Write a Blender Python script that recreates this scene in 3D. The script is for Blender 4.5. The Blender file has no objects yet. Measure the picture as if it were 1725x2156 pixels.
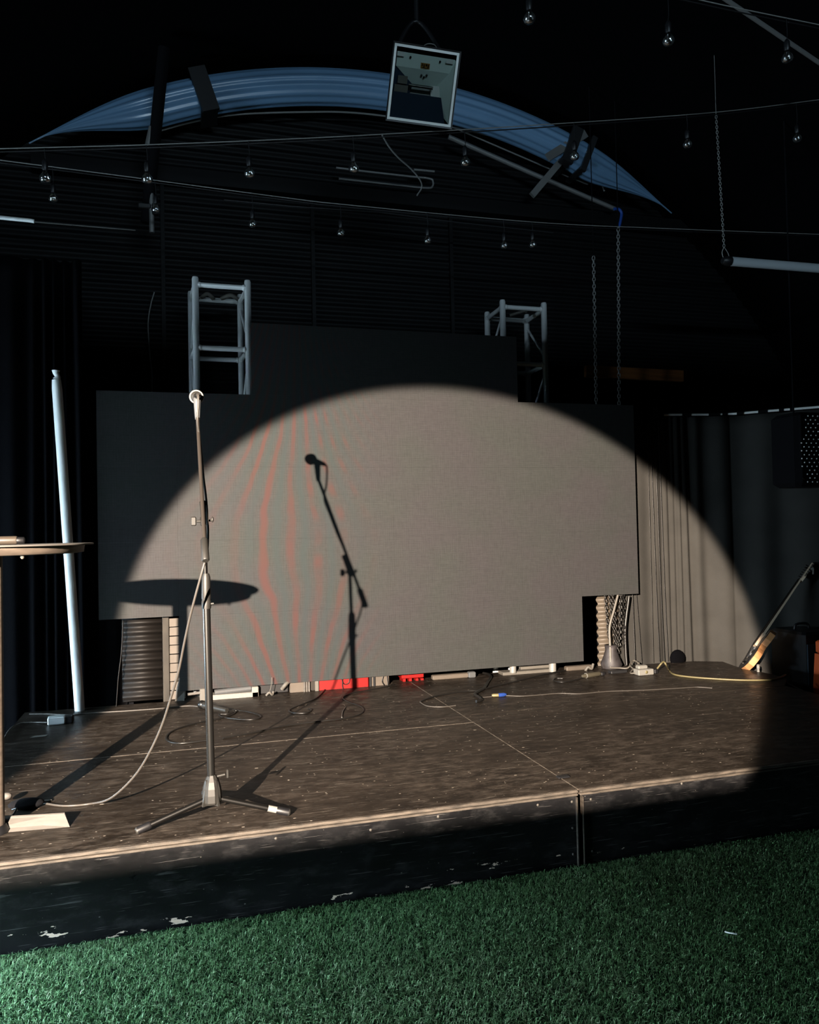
import bpy, math, random
import numpy as np
from mathutils import Vector, Matrix, Euler
random.seed(7)
rng = np.random.default_rng(11)
scn = bpy.context.scene
COL = scn.collection
V = Vector

# ------------------------------------------------------------------ camera
W, H, F = 1725, 2156, 1650.0
YAW, PITCH, ROLL = 0.2840936, 0.02372649, -0.02119133
CZ = 1.436          # eye height above the turf
ZS = 0.32           # height of the stage boards
cy, sy, cp, sp = math.cos(YAW), math.sin(YAW), math.cos(PITCH), math.sin(PITCH)
FW = V((sy*cp, cy*cp, sp)); R0 = V((cy, -sy, 0)); U0 = R0.cross(FW)
RT = R0*math.cos(ROLL) + U0*math.sin(ROLL)
UP = -R0*math.sin(ROLL) + U0*math.cos(ROLL)
CAM = V((0, 0, CZ))
def ray(px, py): return RT*((px-W/2)/F) - UP*((py-H/2)/F) + FW
def at(px, py, Y):
    d = ray(px, py); return CAM + d*(Y/d.y)
def fl(px, py, z=ZS):
    d = ray(px, py); return CAM + d*((z-CZ)/d.z)
cam = bpy.data.cameras.new('camera'); co = bpy.data.objects.new('camera', cam); COL.objects.link(co)
M = Matrix.Identity(4)
for i, a in enumerate((RT, UP, -FW)):
    for j in range(3): M[j][i] = a[j]
M.translation = CAM
co.matrix_world = M
cam.sensor_fit = 'VERTICAL'; cam.sensor_height = 24; cam.lens = F/H*24
cam.clip_start = 0.05
scn.camera = co

# ------------------------------------------------------------------ materials
def mat(name, col, rough=.6, metal=0, spec=.5, var=0, vscale=8, bump=0, bscale=60, col2=None, stretch=(1, 1, 1), sheen=0):
    m = bpy.data.materials.new(name); m.use_nodes = True
    nt = m.node_tree; b = nt.nodes['Principled BSDF']
    b.inputs['Base Color'].default_value = (*col, 1)
    b.inputs['Roughness'].default_value = rough
    b.inputs['Metallic'].default_value = metal
    b.inputs['Specular IOR Level'].default_value = spec
    if sheen: b.inputs['Sheen Weight'].default_value = sheen
    if var or bump or col2:
        tc = nt.nodes.new('ShaderNodeNewGeometry')
        mp = nt.nodes.new('ShaderNodeMapping'); mp.inputs['Scale'].default_value = stretch
        nt.links.new(tc.outputs['Position'], mp.inputs[0])
    if var or col2:
        n = nt.nodes.new('ShaderNodeTexNoise'); n.inputs['Scale'].default_value = vscale; n.inputs['Detail'].default_value = 6
        nt.links.new(mp.outputs[0], n.inputs['Vector'])
        r = nt.nodes.new('ShaderNodeValToRGB')
        c2 = col2 or tuple(min(1, c*(1+var)) for c in col)
        c1 = col if col2 else tuple(c*(1-var) for c in col)
        r.color_ramp.elements[0].color = (*c1, 1); r.color_ramp.elements[0].position = .3
        r.color_ramp.elements[1].color = (*c2, 1); r.color_ramp.elements[1].position = .7
        nt.links.new(n.outputs['Fac'], r.inputs[0]); nt.links.new(r.outputs[0], b.inputs['Base Color'])
    if bump:
        n2 = nt.nodes.new('ShaderNodeTexNoise'); n2.inputs['Scale'].default_value = bscale
        nt.links.new(mp.outputs[0], n2.inputs['Vector'])
        bp = nt.nodes.new('ShaderNodeBump'); bp.inputs['Strength'].default_value = bump; bp.inputs['Distance'].default_value = .01
        nt.links.new(n2.outputs['Fac'], bp.inputs['Height']); nt.links.new(bp.outputs[0], b.inputs['Normal'])
    return m

MT = {}
MT['roof'] = mat('roof_black_paint', (.002, .002, .0024), .95, spec=.03)
MT['wall'] = mat('wall_black_paint', (.0032, .0032, .0036), .6, spec=.2)
MT['duct'] = mat('sky_sheen_duct', (.15, .28, .45), .24, spec=.6)  # blue of the reflected sky is put into the colour
MT['alu'] = mat('aluminium_tube', (.84, .86, .86), .38, metal=.15)
MT['black'] = mat('black_plastic', (.005, .005, .006), .45)
MT['blackcloth'] = mat('black_cloth', (.004, .004, .005), .95, spec=.1)
MT['dark'] = mat('dark_paint', (.010, .010, .011), .5)
MT['chrome'] = mat('worn_chrome', (.06, .058, .056), .28, metal=.9)
MT['darkmetal'] = mat('dark_steel', (.010, .0095, .009), .38, metal=.7)
MT['steel'] = mat('dull_steel', (.22, .22, .215), .5, metal=.4)
MT['hub'] = mat('cast_grey_hub', (.020, .019, .017), .5, metal=.2)
MT['white'] = mat('white_plastic', (.17, .165, .15), .45)
MT['pipe'] = mat('white_pipe', (.88, .90, .90), .4)
MT['pale'] = mat('pale_wood', (.085, .078, .070), .7, var=.15, vscale=10, stretch=(1, 1, 8))
MT['cream'] = mat('cream_board', (.092, .084, .072), .7, var=.12, vscale=14)
MT['wood'] = mat('brown_wood', (.12, .05, .02), .6, var=.4, vscale=5, stretch=(.6, 1, 6))
MT['tablewood'] = mat('table_rim_wood', (.085, .066, .051), .6, var=.3, vscale=12, stretch=(1, 1, 5))
MT['red'] = mat('red_plastic', (.17, .0035, .003), .4)
MT['orange'] = mat('orange_plastic', (.60, .09, .015), .55)
MT['cable'] = mat('black_cable', (.006, .0055, .005), .4)
MT['cablebrown'] = mat('grey_brown_cable', (.042, .037, .032), .5)
MT['cablewhite'] = mat('white_cable', (.11, .10, .085), .5)
MT['cableyellow'] = mat('yellow_cable', (.12, .10, .045), .5)
MT['bluebit'] = mat('blue_plug', (0.01333, 0.04, 0.1867), .4)
MT['wire'] = mat('grey_wire', (.22, .22, .21), .45)
MT['clap'] = mat('painted_slats', (.078, .063, .049), .65, var=.12, vscale=9)
MT['post'] = mat('weathered_post', (.024, .020, .015), .8, var=.4, vscale=20, stretch=(1, 1, .4))
MT['corrshade'] = mat('shaded_corrugated', (.0045, .0034, .0028), .6, spec=.3)  # dark colour stands for shade on the sheet
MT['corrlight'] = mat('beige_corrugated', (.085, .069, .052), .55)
MT['guitar'] = mat('amber_wood', (.50, .24, .10), .4, var=.15, vscale=18)
MT['maple'] = mat('maple_neck', (.62, .48, .34), .4)
MT['rosewood'] = mat('fretboard_dark', (.02, .012, .008), .5)
MT['reflector'] = mat('floodlight_reflector', (.74, .86, .82), .45, metal=.1)
MT['reflectorlight'] = mat('floodlight_frame', (.62, .64, .62), .4, metal=.1)
MT['reflectorgrey'] = mat('frosted_tube', (.40, .44, .47), .4)
MT['navy'] = mat('floodlight_dark_navy', (.015, .025, .045), .25)
MT['sticker'] = mat('orange_sticker', (.30, .15, .03), .5)
MT['board'] = mat('brown_plank', (.42, .16, .045), .7, var=.35, vscale=7, stretch=(.5, 1, 5))
MT['clampsteel'] = mat('clamp_steel', (.024, .023, .021), .45, metal=.4)
MT['grey'] = mat('grey_plastic', (0.06667, 0.06933, 0.072), .5)
MT['silver'] = mat('silver_box', (.62, .66, .68), .35, metal=.2)
MT['bag'] = mat('purple_grey_bag', (.030, .026, .027), .6, var=.5, vscale=20)
MT['bluestrap'] = mat('blue_strap', (.01, .06, .30), .5)
MT['rail'] = mat('white_rail', (.85, .85, .82), .35)
MT['stud'] = mat('pale_stud', (.85, .85, .82), .4)

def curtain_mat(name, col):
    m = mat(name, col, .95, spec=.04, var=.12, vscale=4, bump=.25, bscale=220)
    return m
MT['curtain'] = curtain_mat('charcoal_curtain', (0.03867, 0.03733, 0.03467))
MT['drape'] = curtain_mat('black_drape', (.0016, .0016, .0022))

def glass_mat(name, f0, rough):
    m = bpy.data.materials.new(name); m.use_nodes = True
    nt = m.node_tree; nt.nodes.clear()
    o = nt.nodes.new('ShaderNodeOutputMaterial'); mx = nt.nodes.new('ShaderNodeMixShader')
    t = nt.nodes.new('ShaderNodeBsdfTransparent'); t.inputs[0].default_value = (.93, .95, .94, 1)
    g = nt.nodes.new('ShaderNodeBsdfGlossy'); g.inputs['Roughness'].default_value = rough
    lw = nt.nodes.new('ShaderNodeFresnel'); lw.inputs[0].default_value = 1.5
    ad = nt.nodes.new('ShaderNodeMath'); ad.operation = 'ADD'; ad.inputs[1].default_value = f0
    nt.links.new(lw.outputs[0], ad.inputs[0]); nt.links.new(ad.outputs[0], mx.inputs[0])
    nt.links.new(t.outputs[0], mx.inputs[1]); nt.links.new(g.outputs[0], mx.inputs[2]); nt.links.new(mx.outputs[0], o.inputs[0])
    return m
MT['glass'] = glass_mat('clear_glass', .28, .18)
MT['pane'] = glass_mat('lamp_pane', .02, .05)

class NG:
    """small helper for node graphs"""
    def __init__(s, name):
        s.m = bpy.data.materials.new(name); s.m.use_nodes = True
        s.nt = s.m.node_tree; s.b = s.nt.nodes['Principled BSDF']
    def n(s, t, **kw):
        nd = s.nt.nodes.new('ShaderNode'+t)
        for k, v in kw.items(): setattr(nd, k, v)
        return nd
    def l(s, a, b): s.nt.links.new(a, b)
    def math(s, op, a, b=None, c=None):
        nd = s.n('Math', operation=op)
        for i, x in enumerate((a, b, c)):
            if x is None: continue
            if isinstance(x, (int, float)): nd.inputs[i].default_value = x
            else: s.l(x, nd.inputs[i])
        return nd.outputs[0]
    def ramp(s, fac, stops):
        r = s.n('ValToRGB'); e = r.color_ramp.elements
        while len(e) < len(stops): e.new(.5)
        for el, (p, c) in zip(e, stops):
            el.position = p; el.color = (*c, 1) if len(c) == 3 else c
        s.l(fac, r.inputs[0]); return r.outputs[0]
    def mix(s, fac, a, b, mode='MIX'):
        nd = s.n('MixRGB', blend_type=mode)
        for i, x in enumerate((fac, a, b)):
            if isinstance(x, (int, float)): nd.inputs[i].default_value = x
            elif isinstance(x, tuple): nd.inputs[i].default_value = (*x, 1)
            else: s.l(x, nd.inputs[i])
        return nd.outputs[0]
    def noise(s, vec, scale, detail=4, rough=.5):
        nd = s.n('TexNoise'); nd.inputs['Scale'].default_value = scale; nd.inputs['Detail'].default_value = detail
        nd.inputs['Roughness'].default_value = rough
        s.l(vec, nd.inputs['Vector']); return nd.outputs['Fac']
    def mapped(s, vec, scale, rot=(0, 0, 0)):
        nd = s.n('Mapping'); nd.inputs['Scale'].default_value = scale; nd.inputs['Rotation'].default_value = rot
        s.l(vec, nd.inputs[0]); return nd.outputs[0]

def stage_mat(name, face=False):
    g = NG(name); pos = g.n('NewGeometry').outputs['Position']
    big = g.noise(g.mapped(pos, (1, 2.2, 2.2)), 2.0, 6, .62)
    fine = g.noise(g.mapped(pos, (1.6, 3.4, 3.4), (0, 0, .05)), 5.5, 10, .70)
    fine2 = g.noise(g.mapped(pos, (3, 10, 10), (0, 0, -.12)), 6, 10, .75)
    wear = g.noise(g.mapped(pos, (1, 1.6, 1.6)), 1.3, 3, .5)
    if face:
        base = g.ramp(big, [(.3, (0.003, 0.003, 0.0034)), (.7, (0.010, 0.010, 0.011))])
        base = g.mix(g.ramp(fine, [(.5, (0, 0, 0)), (.78, (.7,)*3)]), base, (0.038, 0.037, 0.037))
        scr = (0.085, 0.081, 0.078)
    else:
        base = g.ramp(big, [(.32, (0.007, 0.0052, 0.004)), (.68, (0.020, 0.0155, 0.012))])
        base = g.mix(g.math('MULTIPLY', g.ramp(wear, [(.32, (.15,)*3), (.62, (1,)*3)]), g.ramp(fine, [(.44, (0, 0, 0)), (.70, (1,)*3)])), base, (0.056, 0.046, 0.038))
        base = g.mix(g.math('MULTIPLY', g.ramp(wear, [(.35, (.1,)*3), (.65, (1,)*3)]), g.ramp(fine2, [(.58, (0, 0, 0)), (.68, (.8,)*3)])), base, (0.105, 0.088, 0.073))
        scr = (0.17, 0.148, 0.125)
    for k, (sc, rot, th) in enumerate((((1.6, 48, 48), .06, .70), ((2.2, 70, 70), -.38, .715), ((1.5, 60, 60), .85, .725), ((2.6, 80, 80), 1.9, .735))):
        nv = g.noise(g.mapped(pos, sc, (0, 0, rot) if not face else (0, rot*.35, 0)), 3.0, 3, .55)
        base = g.mix(g.ramp(nv, [(th-.04, (0, 0, 0)), (th, (.75,)*3)]), base, scr)
    for vs, cut, mul in ((9, .50, .17), (17, .50, .22), (31, .60, .40)):
        vo = g.n('TexVoronoi'); vo.inputs['Scale'].default_value = vs
        g.l(g.mapped(pos, (1, 1.7, 1.7)), vo.inputs['Vector'])
        rnd = g.n('SeparateColor'); g.l(vo.outputs['Color'], rnd.inputs[0])
        size = g.math('MULTIPLY', g.math('MAXIMUM', g.math('SUBTRACT', rnd.outputs[0], cut), 0), mul*(1 if not face else .55))
        speck = g.math('LESS_THAN', vo.outputs['Distance'], size)
        base = g.mix(speck, base, (0.26, 0.225, 0.185) if not face else (0.12, 0.112, 0.098))
    if face:  # paint chipped to bare wood along the foot
        sep = g.n('SeparateXYZ'); g.l(pos, sep.inputs[0])
        nz = g.noise(g.mapped(pos, (2.2, 1, 7)), 3.2, 6, .65)
        low = g.math('MULTIPLY', g.math('SUBTRACT', .075, sep.outputs[2]), 9)
        lft = g.math('MULTIPLY', g.math('SUBTRACT', 1.3, sep.outputs[0]), .045)
        chip = g.math('GREATER_THAN', g.math('ADD', nz, g.math('MINIMUM', g.math('ADD', low, g.math('MINIMUM', lft, .10)), .12)), .765)
        chip = g.math('MULTIPLY', chip, g.math('LESS_THAN', sep.outputs[2], .09))
        base = g.mix(chip, base, (.85, .66, .52))
    g.l(base, g.b.inputs['Base Color'])
    rr = g.ramp(fine, [(.3, (.26,)*3), (.7, (.62,)*3)]); g.l(rr, g.b.inputs['Roughness'])
    g.b.inputs['Specular IOR Level'].default_value = .14 if not face else .2
    bp = g.n('Bump'); bp.inputs['Strength'].default_value = .2; bp.inputs['Distance'].default_value = .003
    g.l(fine, bp.inputs['Height']); g.l(bp.outputs[0], g.b.inputs['Normal'])
    return g.m
MT['deck'] = stage_mat('scuffed_stage_boards'); MT['fascia'] = stage_mat('chipped_black_fascia', True)
MT['jointpale'] = mat('pale_worn_joint', (.03, .024, .018), .7, col2=(.15, .125, .10), vscale=9, stretch=(2, 2, 1))
MT['ply'] = mat('bare_ply_edge', (.020, .016, .012), .7, col2=(.085, .069, .054), vscale=7, stretch=(2.2, 1, 12))

def screen_mat():
    g = NG('led_screen_face'); pos = g.n('NewGeometry').outputs['Position']
    sep = g.n('SeparateXYZ'); g.l(pos, sep.inputs[0]); x, z = sep.outputs[0], sep.outputs[2]
    base = (0.03067, 0.03067, 0.03033)
    wx = g.math('SINE', g.math('MULTIPLY', x, 2*math.pi/.016)); wz = g.math('SINE', g.math('MULTIPLY', z, 2*math.pi/.016))
    ns = g.noise(g.mapped(pos, (70, 1, 7)), 3, 3); ns2 = g.noise(g.mapped(pos, (7, 1, 70)), 3, 3)
    v = g.math('ADD', g.math('MULTIPLY', g.math('ADD', wx, wz), .035), g.math('MULTIPLY', g.math('ADD', ns, ns2), .5))
    c = g.mix(1.0, base, g.ramp(v, [(.25, (.70,)*3), (.75, (1.30,)*3)]), 'MULTIPLY')
    # red and green fringes of the pixel grid: lines that bow apart in the middle and close towards the foot
    u = g.math('SUBTRACT', x, .80); w = g.math('SUBTRACT', z, 1.31)
    w2 = g.math('MULTIPLY', w, w)
    warp = g.noise(pos, 2.4, 2)
    ph = g.math('MULTIPLY', u, g.math('ADD', 5.0, g.math('MULTIPLY', w2, 9.0)))
    ph = g.math('ADD', ph, g.math('MULTIPLY', g.math('SUBTRACT', warp, .5), .8))
    s = g.math('SINE', g.math('MULTIPLY', g.math('ADD', ph, .60), 2*math.pi))
    redm = g.ramp(s, [(.35, (0, 0, 0)), (.95, (1, 1, 1))])
    grn = g.ramp(g.math('MULTIPLY', s, -1), [(.2, (0, 0, 0)), (1, (1, 1, 1))])
    dots = g.math('ADD', .55, g.math('MULTIPLY', g.math('SINE', g.math('MULTIPLY', z, 2*math.pi/.17)), .45))
    right = g.ramp(u, [(.02, (0, 0, 0)), (.12, (1, 1, 1))])
    lowr = g.ramp(w, [(0.0, (1, 1, 1)), (.01, (1, 1, 1))])
    dmask = g.mix(g.math('MULTIPLY', right, g.ramp(g.math('ADD', w, .5), [(.30, (0, 0, 0)), (.42, (1, 1, 1))])), (1, 1, 1), dots)
    blob = g.ramp(g.noise(pos, 4, 2), [(.36, (.35,)*3), (.6, (1,)*3)])
    bold = g.math('MULTIPLY', 1.35, g.math('POWER', 2.718, g.math('MULTIPLY', g.math('POWER', g.math('MULTIPLY', g.math('ADD', u, .27), g.math('ADD', u, .27)), 1.0), -30)))
    fl_ = g.math('POWER', 2.718, g.math('MULTIPLY', g.math('MULTIPLY', u, u), -3.4))
    fr = g.ramp(u, [(.25, (1, 1, 1)), (.62, (.12,)*3)])
    amp = g.math('MULTIPLY', g.math('MULTIPLY', fl_, fr), g.math('MAXIMUM', blob, bold))
    redf = g.math('MULTIPLY', g.math('MULTIPLY', redm, dmask), amp)
    c = g.mix(g.math('MULTIPLY', redf, .95), c, (.060, .0225, .0195))
    c = g.mix(g.math('MULTIPLY', g.math('MULTIPLY', grn, g.math('MULTIPLY', fl_, fr)), .65), c, (.022, .034, .036))
    c = g.mix(.30, c, g.ramp(g.noise(pos, 2.6, 2), [(.35, (0.02733, 0.03333, 0.02933)), (.65, (0.034, 0.02933, 0.034))]))
    g.l(c, g.b.inputs['Base Color']); g.b.inputs['Roughness'].default_value = .62
    g.b.inputs['Specular IOR Level'].default_value = .12
    return g.m
MT['led'] = screen_mat()

def turf_mat():
    g = NG('green_turf'); a = g.n('Attribute', attribute_name='tint')
    c = g.ramp(a.outputs['Fac'], [(0, (.065, .19, .062)), (.5, (.19, .38, .16)), (.85, (.40, .56, .32)), (1, (.65, .68, .48))])
    g.l(c, g.b.inputs['Base Color']); g.b.inputs['Roughness'].default_value = .42
    return g.m
MT['turf'] = turf_mat()
MT['turfbase'] = mat('turf_backing', (.012, .04, .018), .95, spec=.1, var=.4, vscale=40)

# ------------------------------------------------------------------ mesh builder
class MB:
    def __init__(s): s.v = []; s.f = []; s.sm = []
    def add(s, vs, fs, smooth=False):
        o = len(s.v); s.v += [V(p) for p in vs]
        for f in fs: s.f.append(tuple(i+o for i in f)); s.sm.append(smooth)
        return s
    def hexa(s, p):   # 8 points: 4 bottom, 4 top
        return s.add(p, [(3, 2, 1, 0), (4, 5, 6, 7), (0, 1, 5, 4), (1, 2, 6, 5), (2, 3, 7, 6), (3, 0, 4, 7)])
    def box(s, c, d, rot=None):
        c = V(c); hx, hy, hz = d[0]/2, d[1]/2, d[2]/2
        p = [V((x, y, z)) for z in (-hz, hz) for x, y in ((-hx, -hy), (hx, -hy), (hx, hy), (-hx, hy))]
        if rot is not None: p = [rot @ q for q in p]
        return s.hexa([c+q for q in p])
    def bbox(s, c, d, r=.006, rot=None):  # box with chamfered edges
        c = V(c); h = [d[0]/2, d[1]/2, d[2]/2]; r = min(r, min(h)*.8)
        prof = [(-h[0]+r, -h[1]), (h[0]-r, -h[1]), (h[0], -h[1]+r), (h[0], h[1]-r), (h[0]-r, h[1]), (-h[0]+r, h[1]), (-h[0], h[1]-r), (-h[0], -h[1]+r)]
        rings = []
        for z, k in ((-h[2], 1-r/max(h[0], r)), (-h[2]+r, 1), (h[2]-r, 1), (h[2], 1-r/max(h[0], r))):
            rings.append([V((x*k if k == 1 else math.copysign(max(abs(x)-r, 0), x), y if k == 1 else math.copysign(max(abs(y)-r, 0), y), z)) for x, y in prof])
        vs = [q for rg in rings for q in rg]
        if rot is not None: vs = [rot @ q for q in vs]
        fs = [tuple(range(7, -1, -1)), tuple(range(24, 32))]
        for k in range(3):
            for i in range(8): fs.append((k*8+i, k*8+(i+1) % 8, (k+1)*8+(i+1) % 8, (k+1)*8+i))
        return s.add([c+q for q in vs], fs)
    def lathe(s, o, axis, prof, n=24, smooth=True):  # prof = [(r, h)]
        o = V(o); a = V(axis).normalized(); e1 = a.orthogonal().normalized(); e2 = a.cross(e1)
        vs = []
        for r, h in prof:
            for i in range(n):
                t = 2*math.pi*i/n; vs.append(o + a*h + (e1*math.cos(t)+e2*math.sin(t))*r)
        fs = []
        for k in range(len(prof)-1):
            for i in range(n): fs.append((k*n+i, k*n+(i+1) % n, (k+1)*n+(i+1) % n, (k+1)*n+i))
        s.add(vs, fs, smooth)
        m = len(prof)
        if prof[0][0] > 1e-6: s.add(vs[:n], [tuple(range(n-1, -1, -1))])
        if prof[-1][0] > 1e-6: s.add(vs[(m-1)*n:], [tuple(range(n))])
        return s
    def rod(s, p, q, r, n=14, r2=None):
        p = V(p); q = V(q); L = (q-p).length
        return s.lathe(p, q-p, [(r, 0), (r if r2 is None else r2, L)], n)
    def tube(s, pts, r, n=8, sub=6, closed=False, smooth=True):
        P = [V(p) for p in pts]
        if sub > 1 and len(P) > 2:
            Q = []
            m = len(P); rngk = range(m if closed else m-1)
            for i in rngk:
                p0 = P[(i-1) % m] if (closed or i > 0) else P[0]*2-P[1]; p1 = P[i]; p2 = P[(i+1) % m]
                p3 = P[(i+2) % m] if (closed or i+2 < m) else p2*2-p1
                for k in range(sub):
                    t = k/sub
                    Q.append(.5*((2*p1)+(p2-p0)*t+(2*p0-5*p1+4*p2-p3)*t*t+(3*p1-p0-3*p2+p3)*t**3))
            if not closed: Q.append(P[-1])
            P = Q
        m = len(P); e = None; vs = []
        for i in range(m):
            a = P[(i+1) % m] if (closed or i < m-1) else P[i]; b = P[i-1] if (closed or i > 0) else P[i]
            t = a-b
            if t.length < 1e-9: t = V((0, 0, 1))
            t.normalize()
            if e is None: e = t.orthogonal()
            e = e - t*e.dot(t)
            if e.length < 1e-6: e = t.orthogonal()
            e.normalize(); b2 = t.cross(e)
            rr = r(i/(m-1)) if callable(r) else r
            for k in range(n):
                an = 2*math.pi*k/n; vs.append(P[i] + (e*math.cos(an)+b2*math.sin(an))*rr)
        fs = []
        for i in range(m if closed else m-1):
            j = (i+1) % m
            for k in range(n): fs.append((i*n+k, i*n+(k+1) % n, j*n+(k+1) % n, j*n+k))
        s.add(vs, fs, smooth)
        if not closed: s.add(vs[:n], [tuple(range(n-1, -1, -1))]); s.add(vs[-n:], [tuple(range(n))])
        return s
    def ball(s, c, r, n=14, sc=(1, 1, 1)):
        c = V(c); vs = []; m = n//2
        for i in range(1, m):
            th = math.pi*i/m
            for k in range(n):
                ph = 2*math.pi*k/n
                vs.append(c+V((math.sin(th)*math.cos(ph)*r*sc[0], math.sin(th)*math.sin(ph)*r*sc[1], math.cos(th)*r*sc[2])))
        top = len(vs); vs.append(c+V((0, 0, r*sc[2]))); vs.append(c-V((0, 0, r*sc[2])))
        fs = []
        for i in range(m-2):
            for k in range(n): fs.append((i*n+k, (i+1)*n+k, (i+1)*n+(k+1) % n, i*n+(k+1) % n))
        for k in range(n):
            fs.append((top, k, (k+1) % n)); fs.append((top+1, (m-2)*n+(k+1) % n, (m-2)*n+k))
        return s.add(vs, fs, True)
    def prism(s, poly, ext):   # poly: list of points in a plane, ext: extrusion vector
        n = len(poly); P = [V(p) for p in poly]; E = V(ext)
        fs = [tuple(range(n-1, -1, -1)), tuple(range(n, 2*n))] + [(i, (i+1) % n, n+(i+1) % n, n+i) for i in range(n)]
        return s.add(P+[p+E for p in P], fs)
    def build(s, name, m, parent=None, origin=None):
        me = bpy.data.meshes.new(name)
        if parent is not None: org = ORG[parent.name]
        elif origin is not None: org = V(origin)
        else:
            xs = [p.x for p in s.v]; ys = [p.y for p in s.v]; zs = [p.z for p in s.v]
            org = V(((min(xs)+max(xs))/2, (min(ys)+max(ys))/2, min(zs)))
        me.from_pydata([p-org for p in s.v], [], s.f)
        me.polygons.foreach_set('use_smooth', s.sm)
        import bmesh
        bm = bmesh.new(); bm.from_mesh(me); bmesh.ops.recalc_face_normals(bm, faces=bm.faces); bm.to_mesh(me); bm.free()
        me.materials.append(MT[m] if isinstance(m, str) else m); me.update()
        o = bpy.data.objects.new(name, me); COL.objects.link(o)
        if parent is not None: o.parent = parent; ORG[o.name] = ORG[parent.name]
        else: o.location = org; ORG[o.name] = org
        return o
ORG = {}
def tag(o, label, cat, group=None):
    o['label'] = label; o['category'] = cat
    if group: o['group'] = group
    return o
def thing(name, label, cat, loc, group=None):
    o = bpy.data.objects.new(name, None); COL.objects.link(o); o.location = loc; o.empty_display_size = .1
    ORG[o.name] = V(loc); return tag(o, label, cat, group)
def struct(o): o['kind'] = 'structure'; return o
def lab(o, t): o['label'] = t; return o

# ------------------------------------------------------------------ the hall
VX, VZ, VR = 1.694, .40, 4.95      # barrel vault centre and radius
Y0, Y1 = -4.6, 6.55
# turf floor
m = MB(); m.box((VX, (Y0+Y1)/2, -.05), (2*VR+.4, Y1-Y0+.4, .1)); struct(m.build('floor', 'turfbase'))
# vault, with openings added in its left flank to let daylight in
DY0, DY1, DZ = 1.4, 2.9, 2.1  # added opening feeding light to the grass
EY0, EY1, EZ0, EZ1 = 4.0, 5.5, .30, .90  # added low opening to light the white pole and truss
CY0, CY1, CZ0, CZ1 = 3.2, 3.6, 2.30, 2.75    # added high opening to light truss, duct and floodlight
def vault():
    m = MB(); na = 72; ys = [Y0-.15, DY0, DY1, CY0, CY1, EY0, EY1, Y1+.15]
    angs = [math.pi*i/na for i in range(na+1)]
    def P(a, y, r): return V((VX-math.cos(a)*r, y, VZ+math.sin(a)*r))
    for i in range(na):
        a, b = angs[i], angs[i+1]
        for k in range(7):
            if k == 1 and a < math.pi/2 and VZ+math.sin(b)*VR < DZ: continue
            if k == 5 and a < math.pi/2 and EZ0 < VZ+math.sin(b)*VR < EZ1: continue
            if k == 3 and a < math.pi/2 and CZ0 < VZ+math.sin((a+b)/2)*VR < CZ1: continue
            for r0 in (VR,):
                vs = [P(a, ys[k], r0), P(b, ys[k], r0), P(b, ys[k+1], r0), P(a, ys[k+1], r0),
                      P(a, ys[k], r0+.08), P(b, ys[k], r0+.08), P(b, ys[k+1], r0+.08), P(a, ys[k+1], r0+.08)]
                m.hexa(vs)
    return m
struct(vault().build('ceiling', 'roof'))
m = MB(); m.box((VX-VR-.04, (Y0+DY0)/2, VZ/2), (.08, DY0-Y0, VZ)); m.box((VX-VR-.04, (DY1+Y1)/2, VZ/2), (.08, Y1-DY1, VZ)); struct(m.build('wall_left', 'wall'))
m = MB(); m.box((VX+VR+.04, (Y0+Y1)/2, VZ/2), (.08, Y1-Y0, VZ)); struct(m.build('wall_right', 'wall'))
def gable(y, corr):
    m = MB(); zs = []
    top = VZ+VR-.002
    if not corr:
        poly = [V((VX-VR, y, 0))] + [V((VX-math.cos(math.pi*i/48)*VR, y, VZ+math.sin(math.pi*i/48)*VR)) for i in range(49)] + [V((VX+VR, y, 0))]
        m.prism(poly, (0, -.08, 0)); return m
    n = int(top/.0125)
    rows = []
    for i in range(n+1):
        z = top*i/n
        hw = VR if z < VZ else math.sqrt(max(VR*VR-(z-VZ)**2, 0.0004))
        yy = y + .011*math.sin(2*math.pi*z/.075)
        rows.append((V((VX-hw, yy, z)), V((VX+hw, yy, z))))
    vs = [p for r in rows for p in r]
    m.add(vs, [(2*i, 2*i+1, 2*i+3, 2*i+2) for i in range(n)], True)
    vb = [V((p.x, y+.08, p.z)) for p in vs]
    m.add(vb, [(2*i, 2*i+2, 2*i+3, 2*i+1) for i in range(n)])
    return m
struct(gable(Y1, True).build('wall_back', 'wall'))
# front wall with added high opening; added baffle keeps its light off the screen
m = MB(); m.box((1.6, (Y0-.6)/2, 2.95), (6.6, -.6-Y0, .7)); struct(m.build('trim_5', 'wall'))
GX0, GX1, GZ0, GZ1 = -.6, 2.8, 3.25, 3.53
m = MB(); n_ = 100
for i in range(n_):
    xa, xb = VX-VR+2*VR*i/n_, VX-VR+2*VR*(i+1)/n_
    za = VZ+math.sqrt(max(0, VR*VR-(xa-VX)**2)); zb = VZ+math.sqrt(max(0, VR*VR-(xb-VX)**2))
    def col(z0a, z0b, z1a, z1b):
        m.hexa([V((xa, Y0-.08, z0a)), V((xb, Y0-.08, z0b)), V((xb, Y0, z0b)), V((xa, Y0, z0a)), V((xa, Y0-.08, z1a)), V((xb, Y0-.08, z1b)), V((xb, Y0, z1b)), V((xa, Y0, z1a))])
    if GX0 < (xa+xb)/2 < GX1: col(0, 0, GZ0, GZ0); col(GZ1, GZ1, za, zb)
    else: col(0, 0, za, zb)
struct(m.build('wall_front', 'wall'))
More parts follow.
